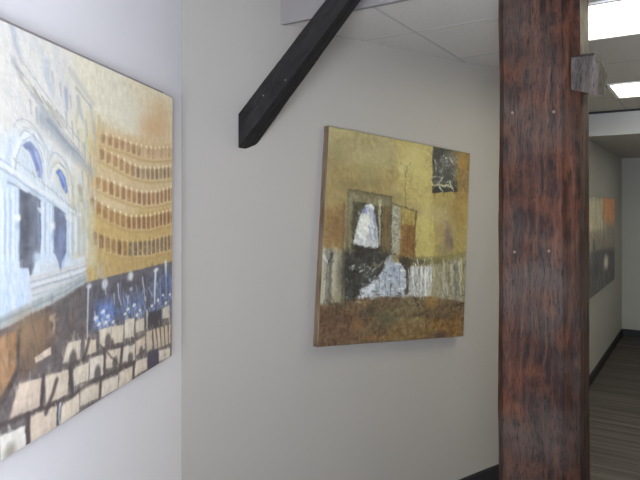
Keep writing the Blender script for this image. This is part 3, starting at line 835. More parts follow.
('X',[(830,791),(911,803),(901,856),(824,845)],12,[(254,238,218),(196,183,168),(223,209,192)],50,7,1.3,0.35,0.4),
('P',[(921,794),(989,802),(986,865),(918,854)],(63,52,54),0.5,10,6),
('P',[(918,787),(985,794),(982,857),(915,846)],(227,215,201),1,5,12),
('P',[(918,787),(948,790),(941,851),(915,846)],(249,236,221),0.6,16,8),
('P',[(916,829),(983,842),(982,857),(915,846)],(190,180,168),0.45,18,8),
('X',[(918,787),(985,794),(982,857),(915,846)],12,[(255,245,229),(199,189,176),(227,215,201)],50,7,1.3,0.35,0.4),
('P',[(1000,814),(1061,814),(1062,857),(1000,851)],(63,52,54),0.5,10,6),
('P',[(996,807),(1057,806),(1058,849),(997,844)],(220,208,194),1,5,12),
('P',[(996,807),(1023,806),(1021,846),(997,844)],(242,228,213),0.6,16,8),
('P',[(996,833),(1057,838),(1058,849),(997,844)],(184,174,162),0.45,18,8),
('X',[(996,807),(1057,806),(1058,849),(997,844)],12,[(250,237,221),(193,183,170),(220,208,194)],50,7,1.3,0.35,0.4),
('P',[(1218,811),(1283,807),(1283,857),(1218,845)],(63,52,54),0.5,10,6),
('P',[(1213,803),(1278,798),(1278,848),(1213,836)],(211,202,192),1,5,12),
('P',[(1213,803),(1242,801),(1239,841),(1213,836)],(232,222,211),0.6,16,8),
('P',[(1213,826),(1278,836),(1278,848),(1213,836)],(177,169,161),0.45,18,8),
('X',[(1213,803),(1278,798),(1278,848),(1213,836)],12,[(240,230,218),(185,177,168),(211,202,192)],50,7,1.3,0.35,0.4),
('P',[(1077,867),(1127,871),(1127,939),(1086,940)],(63,52,54),0.5,10,6),
('P',[(1073,860),(1122,863),(1123,931),(1082,932)],(204,187,170),1,5,12),
('P',[(1073,860),(1095,861),(1098,931),(1082,932)],(224,205,187),0.6,16,8),
('P',[(1079,910),(1123,914),(1123,931),(1082,932)],(171,157,142),0.45,18,8),
('X',[(1073,860),(1122,863),(1123,931),(1082,932)],12,[(232,213,193),(179,164,149),(204,187,170)],50,7,1.3,0.35,0.4),
('P',[(1001,882),(1070,876),(1066,924),(1001,929)],(63,52,54),0.5,10,6),
('P',[(997,874),(1066,868),(1062,916),(997,922)],(216,199,181),1,5,12),
('P',[(997,874),(1027,872),(1023,920),(997,922)],(237,218,199),0.6,16,8),
('P',[(997,907),(1063,904),(1062,916),(997,922)],(181,167,152),0.45,18,8),
('X',[(997,874),(1066,868),(1062,916),(997,922)],12,[(246,226,206),(190,175,159),(216,199,181)],50,7,1.3,0.35,0.4),
('P',[(800,867),(902,879),(895,935),(794,920)],(63,52,54),0.5,10,6),
('P',[(796,860),(898,872),(892,928),(791,914)],(220,205,190),1,5,12),
('P',[(796,860),(841,865),(830,919),(791,914)],(242,225,209),0.6,16,8),
('P',[(793,898),(893,914),(892,928),(791,914)],(184,172,159),0.45,18,8),
('X',[(796,860),(898,872),(892,928),(791,914)],12,[(250,233,216),(193,180,167),(220,205,190)],50,7,1.3,0.35,0.4),
('P',[(915,882),(993,890),(990,943),(905,926)],(63,52,54),0.5,10,6),
('P',[(912,875),(989,883),(986,936),(902,919)],(226,214,202),1,5,12),
('P',[(912,875),(946,878),(935,926),(902,919)],(248,235,222),0.6,16,8),
('P',[(905,906),(987,922),(986,936),(902,919)],(189,179,169),0.45,18,8),
('X',[(912,875),(989,883),(986,936),(902,919)],12,[(255,243,230),(198,188,177),(226,214,202)],50,7,1.3,0.35,0.4),
('P',[(708,865),(791,876),(790,935),(705,925)],(63,52,54),0.5,10,6),
('P',[(705,859),(788,869),(787,928),(703,919)],(227,216,205),1,5,12),
('P',[(705,859),(741,863),(735,922),(703,919)],(249,237,225),0.6,16,8),
('P',[(703,901),(787,913),(787,928),(703,919)],(190,181,172),0.45,18,8),
('X',[(705,859),(788,869),(787,928),(703,919)],12,[(255,246,233),(199,190,180),(227,216,205)],50,7,1.3,0.35,0.4),
('P',[(990,950),(1089,958),(1085,999),(990,997)],(63,52,54),0.5,10,6),
('P',[(986,942),(1085,950),(1081,991),(987,989)],(222,207,192),1,5,12),
('P',[(986,942),(1029,946),(1023,990),(987,989)],(244,227,211),0.6,16,8),
('P',[(987,975),(1082,981),(1081,991),(987,989)],(186,173,161),0.45,18,8),
('X',[(986,942),(1085,950),(1081,991),(987,989)],12,[(253,235,218),(195,182,168),(222,207,192)],50,7,1.3,0.35,0.4),
('P',[(1187,961),(1289,974),(1288,1008),(1192,999)],(63,52,54),0.5,10,6),
('P',[(1183,952),(1284,965),(1283,999),(1188,990)],(224,213,202),1,5,12),
('P',[(1183,952),(1227,958),(1225,994),(1188,990)],(246,234,222),0.6,16,8),
('P',[(1186,979),(1283,990),(1283,999),(1188,990)],(188,178,169),0.45,18,8),
('X',[(1183,952),(1284,965),(1283,999),(1188,990)],12,[(255,242,230),(197,187,177),(224,213,202)],50,7,1.3,0.35,0.4),
('P',[(680,808),(741,817),(741,856),(678,849)],(63,52,54),0.5,10,6),
('P',[(678,802),(738,811),(738,849),(675,843)],(222,205,186),1,5,12),
('P',[(678,802),(704,806),(700,845),(675,843)],(244,225,204),0.6,16,8),
('P',[(676,831),(738,840),(738,849),(675,843)],(186,172,156),0.45,18,8),
('X',[(678,802),(738,811),(738,849),(675,843)],12,[(253,233,212),(195,180,163),(222,205,186)],50,7,1.3,0.35,0.4),
('P',[(1135,872),(1294,882),(1295,956),(1153,945)],(63,52,54),0.5,10,6),
('P',[(1131,864),(1289,873),(1290,947),(1148,937)],(208,190,174),1,5,12),
('P',[(1131,864),(1199,868),(1203,941),(1148,937)],(228,209,191),0.6,16,8),
('P',[(1143,915),(1290,928),(1290,947),(1148,937)],(174,159,146),0.45,18,8),
('X',[(1131,864),(1289,873),(1290,947),(1148,937)],12,[(237,216,198),(183,167,153),(208,190,174)],50,7,1.3,0.35,0.4),
('P',[(595,796),(659,802),(652,857),(572,847)],(63,52,54),0.5,10,6),
('P',[(592,790),(657,796),(650,851),(569,841)],(221,207,192),1,5,12),
('P',[(592,790),(621,793),(600,845),(569,841)],(243,227,211),0.6,16,8),
('P',[(576,826),(651,837),(650,851),(569,841)],(185,173,161),0.45,18,8),
('X',[(592,790),(657,796),(650,851),(569,841)],12,[(251,235,218),(194,182,168),(221,207,192)],50,7,1.3,0.35,0.4),
('P',[(622,874),(702,874),(697,926),(625,922)],(63,52,54),0.5,10,6),
('P',[(620,868),(700,868),(694,919),(622,915)],(225,213,197),1,5,12),
('P',[(620,868),(655,868),(650,917),(622,915)],(247,234,216),0.6,16,8),
('P',[(621,901),(696,907),(694,919),(622,915)],(189,178,165),0.45,18,8),
('X',[(620,868),(700,868),(694,919),(622,915)],12,[(255,242,224),(198,187,173),(225,213,197)],50,7,1.3,0.35,0.4),
('P',[(658,932),(765,945),(762,996),(654,987)],(63,52,54),0.5,10,6),
('P',[(655,925),(762,939),(759,989),(652,980)],(221,207,192),1,5,12),
('P',[(655,925),(701,931),(693,984),(652,980)],(243,227,211),0.6,16,8),
('P',[(653,964),(760,976),(759,989),(652,980)],(185,173,161),0.45,18,8),
('X',[(655,925),(762,939),(759,989),(652,980)],12,[(251,235,218),(194,182,168),(221,207,192)],50,7,1.3,0.35,0.4),
('P',[(773,954),(880,961),(875,1003),(771,1001)],(63,52,54),0.5,10,6),
('P',[(770,947),(876,954),(871,995),(768,994)],(227,214,202),1,5,12),
('P',[(770,947),(817,950),(808,995),(768,994)],(249,235,222),0.6,16,8),
('P',[(769,980),(873,985),(871,995),(768,994)],(190,179,169),0.45,18,8),
('X',[(770,947),(876,954),(871,995),(768,994)],12,[(255,243,230),(199,188,177),(227,214,202)],50,7,1.3,0.35,0.4),
('P',[(885,953),(979,959),(974,1009),(880,1007)],(63,52,54),0.5,10,6),
('P',[(882,946),(975,951),(971,1002),(877,1000)],(221,205,190),1,5,12),
('P',[(882,946),(923,948),(913,1001),(877,1000)],(243,225,209),0.6,16,8),
('P',[(878,984),(972,989),(971,1002),(877,1000)],(185,172,159),0.45,18,8),
('X',[(882,946),(975,951),(971,1002),(877,1000)],12,[(251,233,216),(194,180,167),(221,205,190)],50,7,1.3,0.35,0.4),
('P',[(563,959),(650,947),(653,1000),(563,1007)],(63,52,54),0.5,10,6),
('P',[(561,953),(648,941),(650,994),(561,1001)],(225,210,194),1,5,12),
('P',[(561,953),(599,948),(595,998),(561,1001)],(247,231,213),0.6,16,8),
('P',[(561,987),(649,981),(650,994),(561,1001)],(189,176,162),0.45,18,8),
('X',[(561,953),(648,941),(650,994),(561,1001)],12,[(255,239,221),(198,184,170),(225,210,194)],50,7,1.3,0.35,0.4),
('P',[(390,847),(484,856),(470,928),(356,918)],(63,52,54),0.5,10,6),
('P',[(388,842),(482,850),(468,922),(355,913)],(222,202,187),1,5,12),
('P',[(388,842),(429,845),(398,916),(355,913)],(244,222,205),0.6,16,8),
('P',[(365,892),(471,904),(468,922),(355,913)],(186,169,157),0.45,18,8),
('X',[(388,842),(482,850),(468,922),(355,913)],12,[(253,230,213),(195,177,164),(222,202,187)],50,7,1.3,0.35,0.4),
('P',[(492,855),(600,869),(593,934),(497,931)],(63,52,54),0.5,10,6),
('P',[(490,850),(598,863),(591,928),(495,925)],(224,207,190),1,5,12),
('P',[(490,850),(537,856),(532,926),(495,925)],(246,227,209),0.6,16,8),
('P',[(493,902),(593,912),(591,928),(495,925)],(188,173,159),0.45,18,8),
('X',[(490,850),(598,863),(591,928),(495,925)],12,[(255,235,216),(197,182,167),(224,207,190)],50,7,1.3,0.35,0.4),
('P',[(436,938),(543,947),(547,1007),(432,1013)],(63,52,54),0.5,10,6),
('P',[(434,932),(540,941),(545,1001),(430,1008)],(223,206,190),1,5,12),
('P',[(434,932),(480,936),(474,1005),(430,1008)],(245,226,209),0.6,16,8),
('P',[(431,985),(544,986),(545,1001),(430,1008)],(187,173,159),0.45,18,8),
('X',[(434,932),(540,941),(545,1001),(430,1008)],12,[(254,234,216),(196,181,167),(223,206,190)],50,7,1.3,0.35,0.4),
('P',[(324,948),(413,954),(419,1010),(324,1011)],(63,52,54),0.5,10,6),
('P',[(322,942),(411,948),(417,1005),(323,1006)],(236,229,224),1,5,12),
('P',[(322,942),(361,945),(359,1005),(323,1006)],(255,251,246),0.6,16,8),
('P',[(323,987),(416,991),(417,1005),(323,1006)],(198,192,188),0.45,18,8),
('X',[(322,942),(411,948),(417,1005),(323,1006)],12,[(255,255,255),(207,201,197),(236,229,224)],50,7,1.3,0.35,0.4),
('E',808,832,22,30,(87,80,79),0.9,0.45),
('E',747,917,24,34,(87,80,79),0.9,0.45),
('E',957,922,24,26,(87,80,79),0.9,0.45),
('E',853,911,22,26,(87,80,79),0.9,0.45),
('E',617,842,24,34,(87,80,79),0.9,0.45),
('E',1035,920,18,24,(87,80,79),0.9,0.45),
('E',833,847,12,22,(87,80,79),0.9,0.45),
('S',[(1156,866),(1170,934)],13,(76,62,54),0.85,6),
('S',[(1191,869),(1201,938)],13,(76,62,54),0.85,6),
('S',[(1227,873),(1237,942)],13,(76,62,54),0.85,6),
('S',[(1264,872),(1270,942)],13,(76,62,54),0.85,6),
('S',[(1174,869),(1183,930)],8,(216,200,172),0.7,6),
('S',[(1214,874),(1223,935)],8,(216,200,172),0.7,6),
('S',[(1250,877),(1256,939)],8,(216,200,172),0.7,6),
('P',[(1086,950),(1106,930),(1174,943),(1183,1000),(1091,1001)],(64,57,74),0.9,8,8),
('S',[(761,834),(885,929),(990,940)],9,(70,59,60),0.6),
('S',[(699,805),(673,851)],16,(67,56,58),0.85,8,False),
('S',[(602,861),(613,929)],16,(67,56,58),0.85,8,False),
('S',[(542,876),(495,944)],16,(67,56,58),0.85,8,False),
('S',[(898,872),(885,936)],16,(67,56,58),0.85,8,False),
('S',[(422,927),(423,1000)],16,(67,56,58),0.85,8,False),
('S',[(556,944),(547,1009)],16,(67,56,58),0.85,8,False),
('S',[(484,849),(474,927)],16,(67,56,58),0.85,8,False),
('S',[(765,945),(762,987)],16,(67,56,58),0.85,8,False),
('S',[(983,941),(976,1000)],16,(67,56,58),0.85,8,False),
('S',[(788,861),(788,934)],16,(67,56,58),0.85,8,False),
('S',[(322,915),(392,921),(490,932),(603,940),(705,931),(821,937),(990,943)],13,(69,58,59),0.75,10,False),
('S',[(565,845),(705,856),(809,857),(912,868),(1073,867)],10,(74,63,64),0.6,10,False),
('S',[(556,944),(552,979),(556,994)],9,(223,230,244),0.9,5),
('S',[(552,953),(552,995)],6,(136,146,176),0.8),
('S',[(503,865),(499,910)],7,(232,228,228),0.7),
('E',357,990,30,30,(138,129,118),0.7,0.7),
('E',1237,980,18,10,(140,123,108),0.5,0.7),
('B',900,26,6,1.4,0.5,0.55,12)]
GOLD_STROKES = [
('F',(148,129,74)),
('M',15,130,1),
('M',9,50,1),
('M',6,16,2),
('P',[(-20,-17),(473,-27),(484,160),(-9,167)],(153,138,87),0.8,60),
('P',[(-7,192),(484,160),(421,326),(5,385)],(149,125,69),0.7,60),
('P',[(436,-37),(734,-37),(772,353),(479,321)],(171,152,80),0.85,50),
('E',569,96,133,133,(183,167,92),0.8,0.9),
('E',520,145,42,57,(200,188,120),0.5,0.9),
('E',674,166,114,95,(185,170,90),0.7,0.9),
('P',[(734,244),(1071,212),(1058,636),(756,643)],(152,130,63),0.8,40),
('P',[(868,1),(1076,-27),(1074,271),(926,283)],(138,108,52),0.9,30),
('E',991,61,104,95,(169,121,44),0.8,0.9),
('E',991,365,86,171,(148,113,47),0.6,0.9),
('P',[(5,385),(128,375),(137,623),(-5,612)],(142,106,56),0.85,20,12),
('S',[(116,376),(124,608)],22,(113,79,44),0.7,20),
('P',[(617,391),(756,365),(788,642),(617,646)],(171,154,76),0.85,30),
('S',[(699,330),(723,622)],60,(181,166,86),0.6,50),
('E',68,9,114,48,(169,153,92),0.7,0.9),
('E',284,131,171,114,(162,150,96),0.55,0.9),
('E',56,317,114,114,(146,122,72),0.6,0.9),
('E',270,221,95,57,(141,130,80),0.7,0.9),
('E',869,471,114,152,(134,112,106),0.35,0.9),
('E',806,378,133,76,(162,148,102),0.6,0.9),
('X',[(-68,-19),(1084,-40),(1084,1117),(-46,1075)],260,[(168,151,90),(140,118,56),(181,163,98),(127,108,60),(156,138,80)],70,12,0.25,0.9,0.22),
('X',[(-20,-17),(718,-35),(727,132),(-7,192)],70,[(184,168,102),(148,132,76),(163,146,86)],60,10,0.2,0.6,0.3),
('S',[(-7,1),(331,-6),(719,-7)],9,(138,127,85),0.6),
('P',[(130,295),(435,309),(454,639),(131,628)],(111,102,70),0.95),
('S',[(130,295),(435,309)],7,(79,74,52),0.9,5,False),
('S',[(130,295),(137,618)],6,(140,135,98),0.8,5,False),
('S',[(150,319),(162,607)],10,(129,122,88),0.7,7),
('P',[(172,352),(374,361),(382,600),(174,597)],(76,72,52)),
('P',[(150,314),(421,326),(424,363),(152,348)],(125,115,80),0.8,10),
('P',[(374,356),(431,362),(446,619),(382,610)],(107,86,54),0.85,10),
('S',[(396,370),(409,599)],12,(124,100,64),0.7,10),
('S',[(428,315),(447,629)],6,(77,70,48),0.8,5),
('P',[(240,397),(249,376),(268,362),(291,356),(313,371),(317,407),(340,488),(359,570),(339,588),(298,574),(265,588),(225,575),(192,571),(188,546),(194,508),(205,465),(218,431)],(173,174,168),1,6,14),
('P',[(223,434),(248,412),(281,409),(293,490),(255,533),(209,525)],(198,196,178),0.9,14,8),
('E',292,370,18,16,(208,207,194),0.9,0.7),
('P',[(233,392),(252,376),(272,379),(294,398),(261,406),(234,408)],(118,121,154),0.95,7),
('S',[(307,392),(321,448),(324,499),(344,555)],20,(115,120,156),0.85,10),
('S',[(285,470),(294,511),(323,550)],9,(125,130,158),0.8),
('S',[(268,522),(303,541)],8,(154,146,166),0.7),
('X',[(240,397),(249,376),(268,362),(291,356),(313,371),(317,407),(340,488),(359,570),(339,588),(298,574),(265,588),(225,575),(192,571),(188,546),(194,508),(205,465),(218,431)],60,[(216,216,210),(154,158,180),(226,226,220),(132,136,164),(170,169,164)],24,6,1.2,0.9,0.6),
('S',[(352,342),(350,425),(366,564)],17,(170,166,126),0.75,8),
('S',[(360,352),(359,461)],7,(198,195,158),0.6),
('P',[(205,566),(272,583),(353,580),(355,611),(195,616)],(50,48,44),0.8,10,6),
('P',[(-11,598),(137,608),(141,883),(-18,870)],(127,119,94),0.95,14,14),
('S',[(4,603),(9,870)],20,(161,156,134),0.85,10,False),
('S',[(28,602),(33,871)],16,(119,116,106),0.85,10,False),
('S',[(49,601),(54,871)],14,(90,87,78),0.85,10,False),
('S',[(77,600),(81,872)],24,(154,146,118),0.85,10,False),
('S',[(105,599),(109,872)],22,(133,125,96),0.85,10,False),
('S',[(130,598),(134,873)],16,(87,82,63),0.85,10,False),
('S',[(152,597),(156,873)],20,(74,71,64),0.85,10,False),
('S',[(9,631),(35,669),(33,727)],14,(185,183,168),0.8),
('S',[(56,615),(30,688),(33,737)],12,(63,61,58),0.85),
('S',[(8,718),(34,659)],7,(140,138,126),0.8),
('S',[(22,756),(16,851)],13,(178,171,140),0.8),
('S',[(-2,660),(4,842)],9,(168,154,120),0.7),
('S',[(164,736),(158,844)],14,(139,144,160),0.75),
('S',[(71,659),(76,843)],9,(176,166,132),0.6),
('P',[(137,608),(354,606),(438,608),(449,671),(403,724),(310,780),(234,830),(224,875),(152,863),(138,736)],(58,56,51),0.95,14,12),
('P',[(234,830),(257,785),(316,760),(381,703),(413,651),(445,608),(469,649),(513,654),(566,674),(582,829),(510,844),(382,837),(288,846)],(149,154,159),1,8,16),
('P',[(392,651),(445,608),(448,650),(429,682)],(181,182,178),0.9),
('E',345,673,34,14,(156,143,80),0.9,0.7),
('E',311,684,12,8,(197,192,168),0.8,0.7),
('E',192,681,14,8,(167,164,150),0.85,0.6),
('E',238,680,14,8,(167,164,150),0.85,0.6),
('E',291,679,14,8,(167,164,150),0.85,0.6),
('P',[(406,661),(499,659),(533,743),(419,754)],(142,153,168),0.7,16),
('P',[(244,785),(337,770),(354,826),(247,830)],(185,188,192),0.8,10),
('X',[(244,775),(455,650),(566,679),(575,828),(261,840)],60,[(201,205,210),(138,148,166),(180,185,190),(118,127,144),(216,216,208)],30,8,0.3,0.6,0.6),
('X',[(157,627),(404,620),(374,703),(220,825),(158,844)],40,[(36,35,31),(77,74,64),(94,90,76),(48,46,42)],36,9,0.3,0.9,0.5),
('S',[(376,734),(368,837)],6,(93,88,72),0.8),
('S',[(455,765),(459,838)],6,(74,70,60),0.8),
('S',[(459,597),(527,648),(575,711)],14,(85,80,62),0.8,9),
('P',[(437,351),(503,356),(510,606),(445,598)],(142,138,114),0.9,5,14),
('X',[(437,351),(503,356),(510,606),(445,598)],70,[(189,188,176),(108,106,92),(168,166,152),(90,88,74)],9,6,0.7,1.5,0.8),
('P',[(503,356),(623,369),(624,646),(512,638)],(132,96,47),0.9,8,14),
('P',[(510,361),(616,370),(613,451),(515,446)],(162,143,66),0.85,12),
('E',572,529,57,95,(125,74,32),0.7,0.9),
('S',[(616,375),(609,646)],12,(90,74,44),0.75,8),
('S',[(429,341),(495,352),(631,368)],4,(78,72,48),0.9,3,False),
('S',[(437,346),(445,598)],4,(87,80,52),0.7,3,False),
('S',[(530,381),(539,627)],4,(106,76,38),0.6,4,False),
('S',[(556,379),(564,626)],4,(106,76,38),0.6,4,False),
('S',[(578,378),(587,625)],4,(106,76,38),0.6,4,False),
('X',[(509,457),(614,462),(616,635),(511,627)],36,[(156,122,58),(99,66,30),(176,144,72),(112,74,38)],26,6,1.4,0.3,0.6),
('S',[(530,187),(530,263),(534,381)],4.5,(103,90,52),0.85,3,False),
('S',[(527,134),(530,198)],12,(125,112,72),0.8,9),
('S',[(489,122),(527,144),(563,113)],7,(132,118,74),0.7,6),
('S',[(505,147),(529,177),(549,142)],6,(109,96,60),0.7,5),
('E',498,148,30,30,(189,178,110),0.5,0.9),
('P',[(510,606),(570,626),(616,635),(595,668),(589,813),(566,812),(559,690),(505,649)],(64,57,44),0.9,7,8),
('P',[(728,-2),(884,-7),(936,4),(940,230),(731,261)],(77,75,67),0.95),
('P',[(884,-7),(1050,-8),(1053,214),(940,224)],(127,101,52),0.85,22),
('P',[(735,-4),(834,-6),(788,69),(733,98)],(63,61,58),0.9,16,8),
('S',[(728,-2),(1050,-5)],9,(94,85,62),0.7,8,False),
('E',983,62,57,76,(164,119,46),0.8,0.9),
('E',887,45,76,46,(119,115,95),0.7,0.9),
('X',[(795,40),(939,50),(936,167),(810,168)],110,[(158,160,162),(106,110,124),(188,188,180),(84,84,76),(134,140,156)],9,6,0.8,1.5,0.75),
('S',[(752,73),(759,129)],12,(169,165,146),0.85,7),
('S',[(758,101),(761,162)],8,(138,135,118),0.7),
('S',[(796,56),(825,133)],7,(143,140,120),0.7),
('P',[(736,143),(891,114),(903,182),(738,187)],(69,67,59),0.7,8),
('S',[(729,169),(810,163)],6,(176,172,148),0.85,4),
('S',[(818,162),(780,206)],9,(180,176,154),0.9,5),
('S',[(728,214),(813,211),(888,206)],9,(178,168,120),0.95,6,False),
('P',[(733,230),(939,210),(940,233),(735,260)],(51,50,44),0.9,5,6),
('S',[(789,224),(823,247)],11,(183,180,160),0.9,5),
('S',[(869,179),(906,228)],12,(173,171,152),0.9,6),
('S',[(845,193),(894,171)],6,(155,154,136),0.8),
('P',[(903,182),(937,178),(940,224),(905,222)],(59,58,52),0.7,5,6),
('E',880,515,42,114,(94,76,76),0.6,0.9),
('E',914,531,23,49,(74,61,72),0.6,0.9),
('S',[(866,414),(888,515)],12,(117,97,94),0.5,12),
('E',825,574,57,57,(125,116,82),0.6,0.9),
('P',[(600,625),(819,619),(1037,578),(1041,648),(604,689)],(122,112,68),0.7,16,12),
('S',[(617,651),(701,644)],20,(72,66,48),0.8,14),
('S',[(740,627),(901,605),(1037,578)],14,(109,101,62),0.7,12),
('P',[(588,674),(758,665),(760,841),(583,834)],(163,163,156),0.9,10,14),
('P',[(757,654),(1039,613),(1036,874),(760,852)],(133,127,100),0.95,12,16),
('S',[(596,674),(601,826)],11.88,(142,143,152),0.75,5),
('S',[(611,673),(628,839)],8.27,(218,216,206),0.75,5),
('S',[(628,684),(636,847)],10.09,(142,143,152),0.75,5),
('S',[(644,676),(658,818)],8.59,(195,195,188),0.75,5),
('S',[(660,682),(666,807)],7.82,(108,106,100),0.75,5),
('S',[(675,660),(682,807)],6.12,(218,216,206),0.75,5),
('S',[(692,671),(695,821)],7.99,(90,86,74),0.75,5),
('S',[(708,671),(715,827)],10.43,(218,216,206),0.75,5),
('S',[(725,667),(738,779)],8.21,(195,195,188),0.75,5),
('S',[(741,659),(749,781)],7.11,(142,143,152),0.75,5),
('S',[(758,670),(763,832)],6.63,(192,183,140),0.75,5),
('S',[(775,671),(784,790)],9,(168,159,116),0.75,5),
('S',[(791,665),(794,789)],8.61,(150,144,95),0.75,5),
('S',[(807,648),(819,823)],10.05,(150,144,95),0.75,5),
('S',[(825,654),(837,777)],8.02,(106,103,92),0.75,5),
('S',[(842,647),(850,777)],10.72,(150,144,95),0.75,5),
('S',[(859,652),(863,819)],11.03,(168,159,116),0.75,5),
('S',[(877,658),(884,827)],6.51,(106,103,92),0.75,5),
('S',[(894,645),(895,777)],10.76,(88,84,72),0.75,5),
('S',[(911,645),(921,779)],9.41,(192,183,140),0.75,5),
('S',[(929,654),(930,768)],11.66,(168,159,116),0.75,5),
('S',[(947,654),(956,833)],11.56,(88,84,72),0.75,5),
('S',[(964,630),(972,796)],10.49,(106,103,92),0.75,5),
('S',[(982,640),(999,814)],11.15,(192,183,140),0.75,5),
('S',[(1000,628),(1002,746)],10.82,(192,183,140),0.75,5),
('S',[(1019,645),(1036,823)],9.46,(88,84,72),0.75,5),
('S',[(665,688),(631,770),(681,835)],8,(68,66,60),0.7),
('S',[(719,677),(746,742),(703,808)],8,(106,106,138),0.6),
('S',[(963,638),(966,855)],20,(98,98,106),0.7,10),
('S',[(1013,614),(1011,885)],14,(140,125,72),0.8,8),
('E',933,872,42,16,(57,53,47),0.9,0.8),
('P',[(-19,860),(152,854),(247,835),(524,833),(752,836),(1053,868),(1050,1132),(-45,1085)],(103,80,54),1,18,14),
('P',[(-17,879),(238,905),(210,1082),(-45,1085)],(101,72,50),0.8,30,12),
('P',[(530,944),(1025,982),(1030,1086),(396,1067)],(123,95,52),0.85,30,12),
('P',[(333,938),(525,849),(752,841),(678,916),(420,1002)],(116,103,68),0.75,20,12),
('P',[(759,973),(1004,925),(1038,1075),(845,1070)],(122,84,38),0.85,20,12),
('E',844,1048,114,34,(74,56,54),0.75,0.9),
('E',769,864,84,49,(160,118,46),0.85,0.9),
('S',[(416,940),(542,892),(705,846)],8,(140,127,90),0.7),
('S',[(431,961),(601,898)],7,(85,70,44),0.7),
('S',[(589,946),(771,908),(1019,879)],16,(75,64,48),0.7,14),
('E',650,958,95,30,(156,138,84),0.7,0.9),
('E',248,855,40,14,(160,138,88),0.8,0.8),
('E',301,851,20,10,(148,88,44),0.8,0.8),
('E',236,969,46,65,(133,90,42),0.8,0.9),
('E',353,1035,114,19,(140,90,42),0.7,0.9),
('E',415,1033,10,7,(181,154,88),0.8,0.8),
('E',423,940,114,76,(76,70,48),0.6,0.9),
('E',292,916,114,30,(70,63,52),0.6,0.9),
('X',[(-24,860),(1036,868),(1049,1109),(-46,1075)],150,[(125,96,56),(85,63,42),(143,116,68),(74,58,44),(110,78,44),(138,106,58)],60,9,-0.25,0.5,0.4),
('S',[(19,698),(10,842)],9,(150,134,92),0.6),
('S',[(81,823),(87,920)],12,(138,118,70),0.6,9),
('E',73,493,114,114,(111,82,48),0.5,0.9),
('E',148,279,133,49,(111,97,56),0.45,0.9),
('E',478,310,114,38,(117,102,57),0.4,0.9),
('E',662,645,133,38,(81,74,52),0.55,0.9),
('E',411,620,87,57,(63,60,52),0.5,0.9),
('E',131,721,49,114,(64,60,52),0.55,0.9),
('E',928,329,68,95,(138,106,52),0.5,0.9),
('E',63,134,114,114,(133,115,69),0.5,0.9),
('E',291,244,95,38,(119,105,63),0.45,0.9),
('E',9,67,46,57,(168,154,94),0.5,0.9),
('E',364,69,114,76,(156,144,92),0.5,0.9),
('E',589,39,76,65,(184,170,102),0.45,0.9),
('E',683,458,49,114,(185,170,96),0.5,0.9),
('E',821,641,114,19,(93,86,54),0.6,0.9),
('E',94,930,114,57,(85,64,44),0.6,0.9),
('E',490,880,114,27,(88,69,46),0.55,0.9),
('E',163,1030,114,30,(106,74,48),0.5,0.9),
('E',687,1067,114,23,(107,70,40),0.5,0.9),
('E',887,944,95,30,(79,64,48),0.6,0.9),
('E',330,887,57,27,(63,56,44),0.6,0.9),
('X',[(-14,832),(1051,833),(1055,903),(-10,898)],60,[(74,61,44),(106,85,56),(53,47,40),(124,100,64)],40,11,0.1,0.9,0.6),
('X',[(142,598),(585,625),(598,850),(158,854)],50,[(46,44,40),(169,173,174),(69,66,58),(138,143,150),(195,196,188)],26,8,0.8,1.5,0.6),
('X',[(572,658),(772,643),(784,842),(583,839)],34,[(214,213,204),(185,185,180),(107,106,104),(224,222,212)],34,7,1.5,0.3,0.75),
('X',[(772,643),(1039,602),(1044,856),(784,853)],40,[(179,170,124),(139,138,128),(205,199,150),(93,90,72),(163,166,162)],40,7,1.5,0.25,0.7),
('X',[(735,-4),(935,-8),(940,224),(742,249)],40,[(58,57,54),(141,143,146),(180,180,170),(91,90,84)],18,6,0.7,1.2,0.6),
('X',[(167,377),(354,373),(367,590),(180,586)],24,[(217,217,208),(138,143,168),(194,194,184),(112,116,140)],18,5,1.2,0.6,0.55),
('X',[(225,800),(588,791),(592,861),(229,860)],46,[(90,70,48),(60,53,43),(139,143,144),(109,86,56)],22,7,0.2,1.2,0.7),
('X',[(213,695),(397,630),(443,692),(259,805)],26,[(51,49,44),(74,71,61),(154,160,164)],26,9,-0.6,0.6,0.7),
('S',[(515,680),(512,765),(538,828)],7,(95,99,106),0.6),
('S',[(416,703),(407,796)],6,(106,110,116),0.6),
('B',1500,38,8,0.5,1.2,0.6,12),
('B',700,20,5,1.5,0.4,0.6,14)]
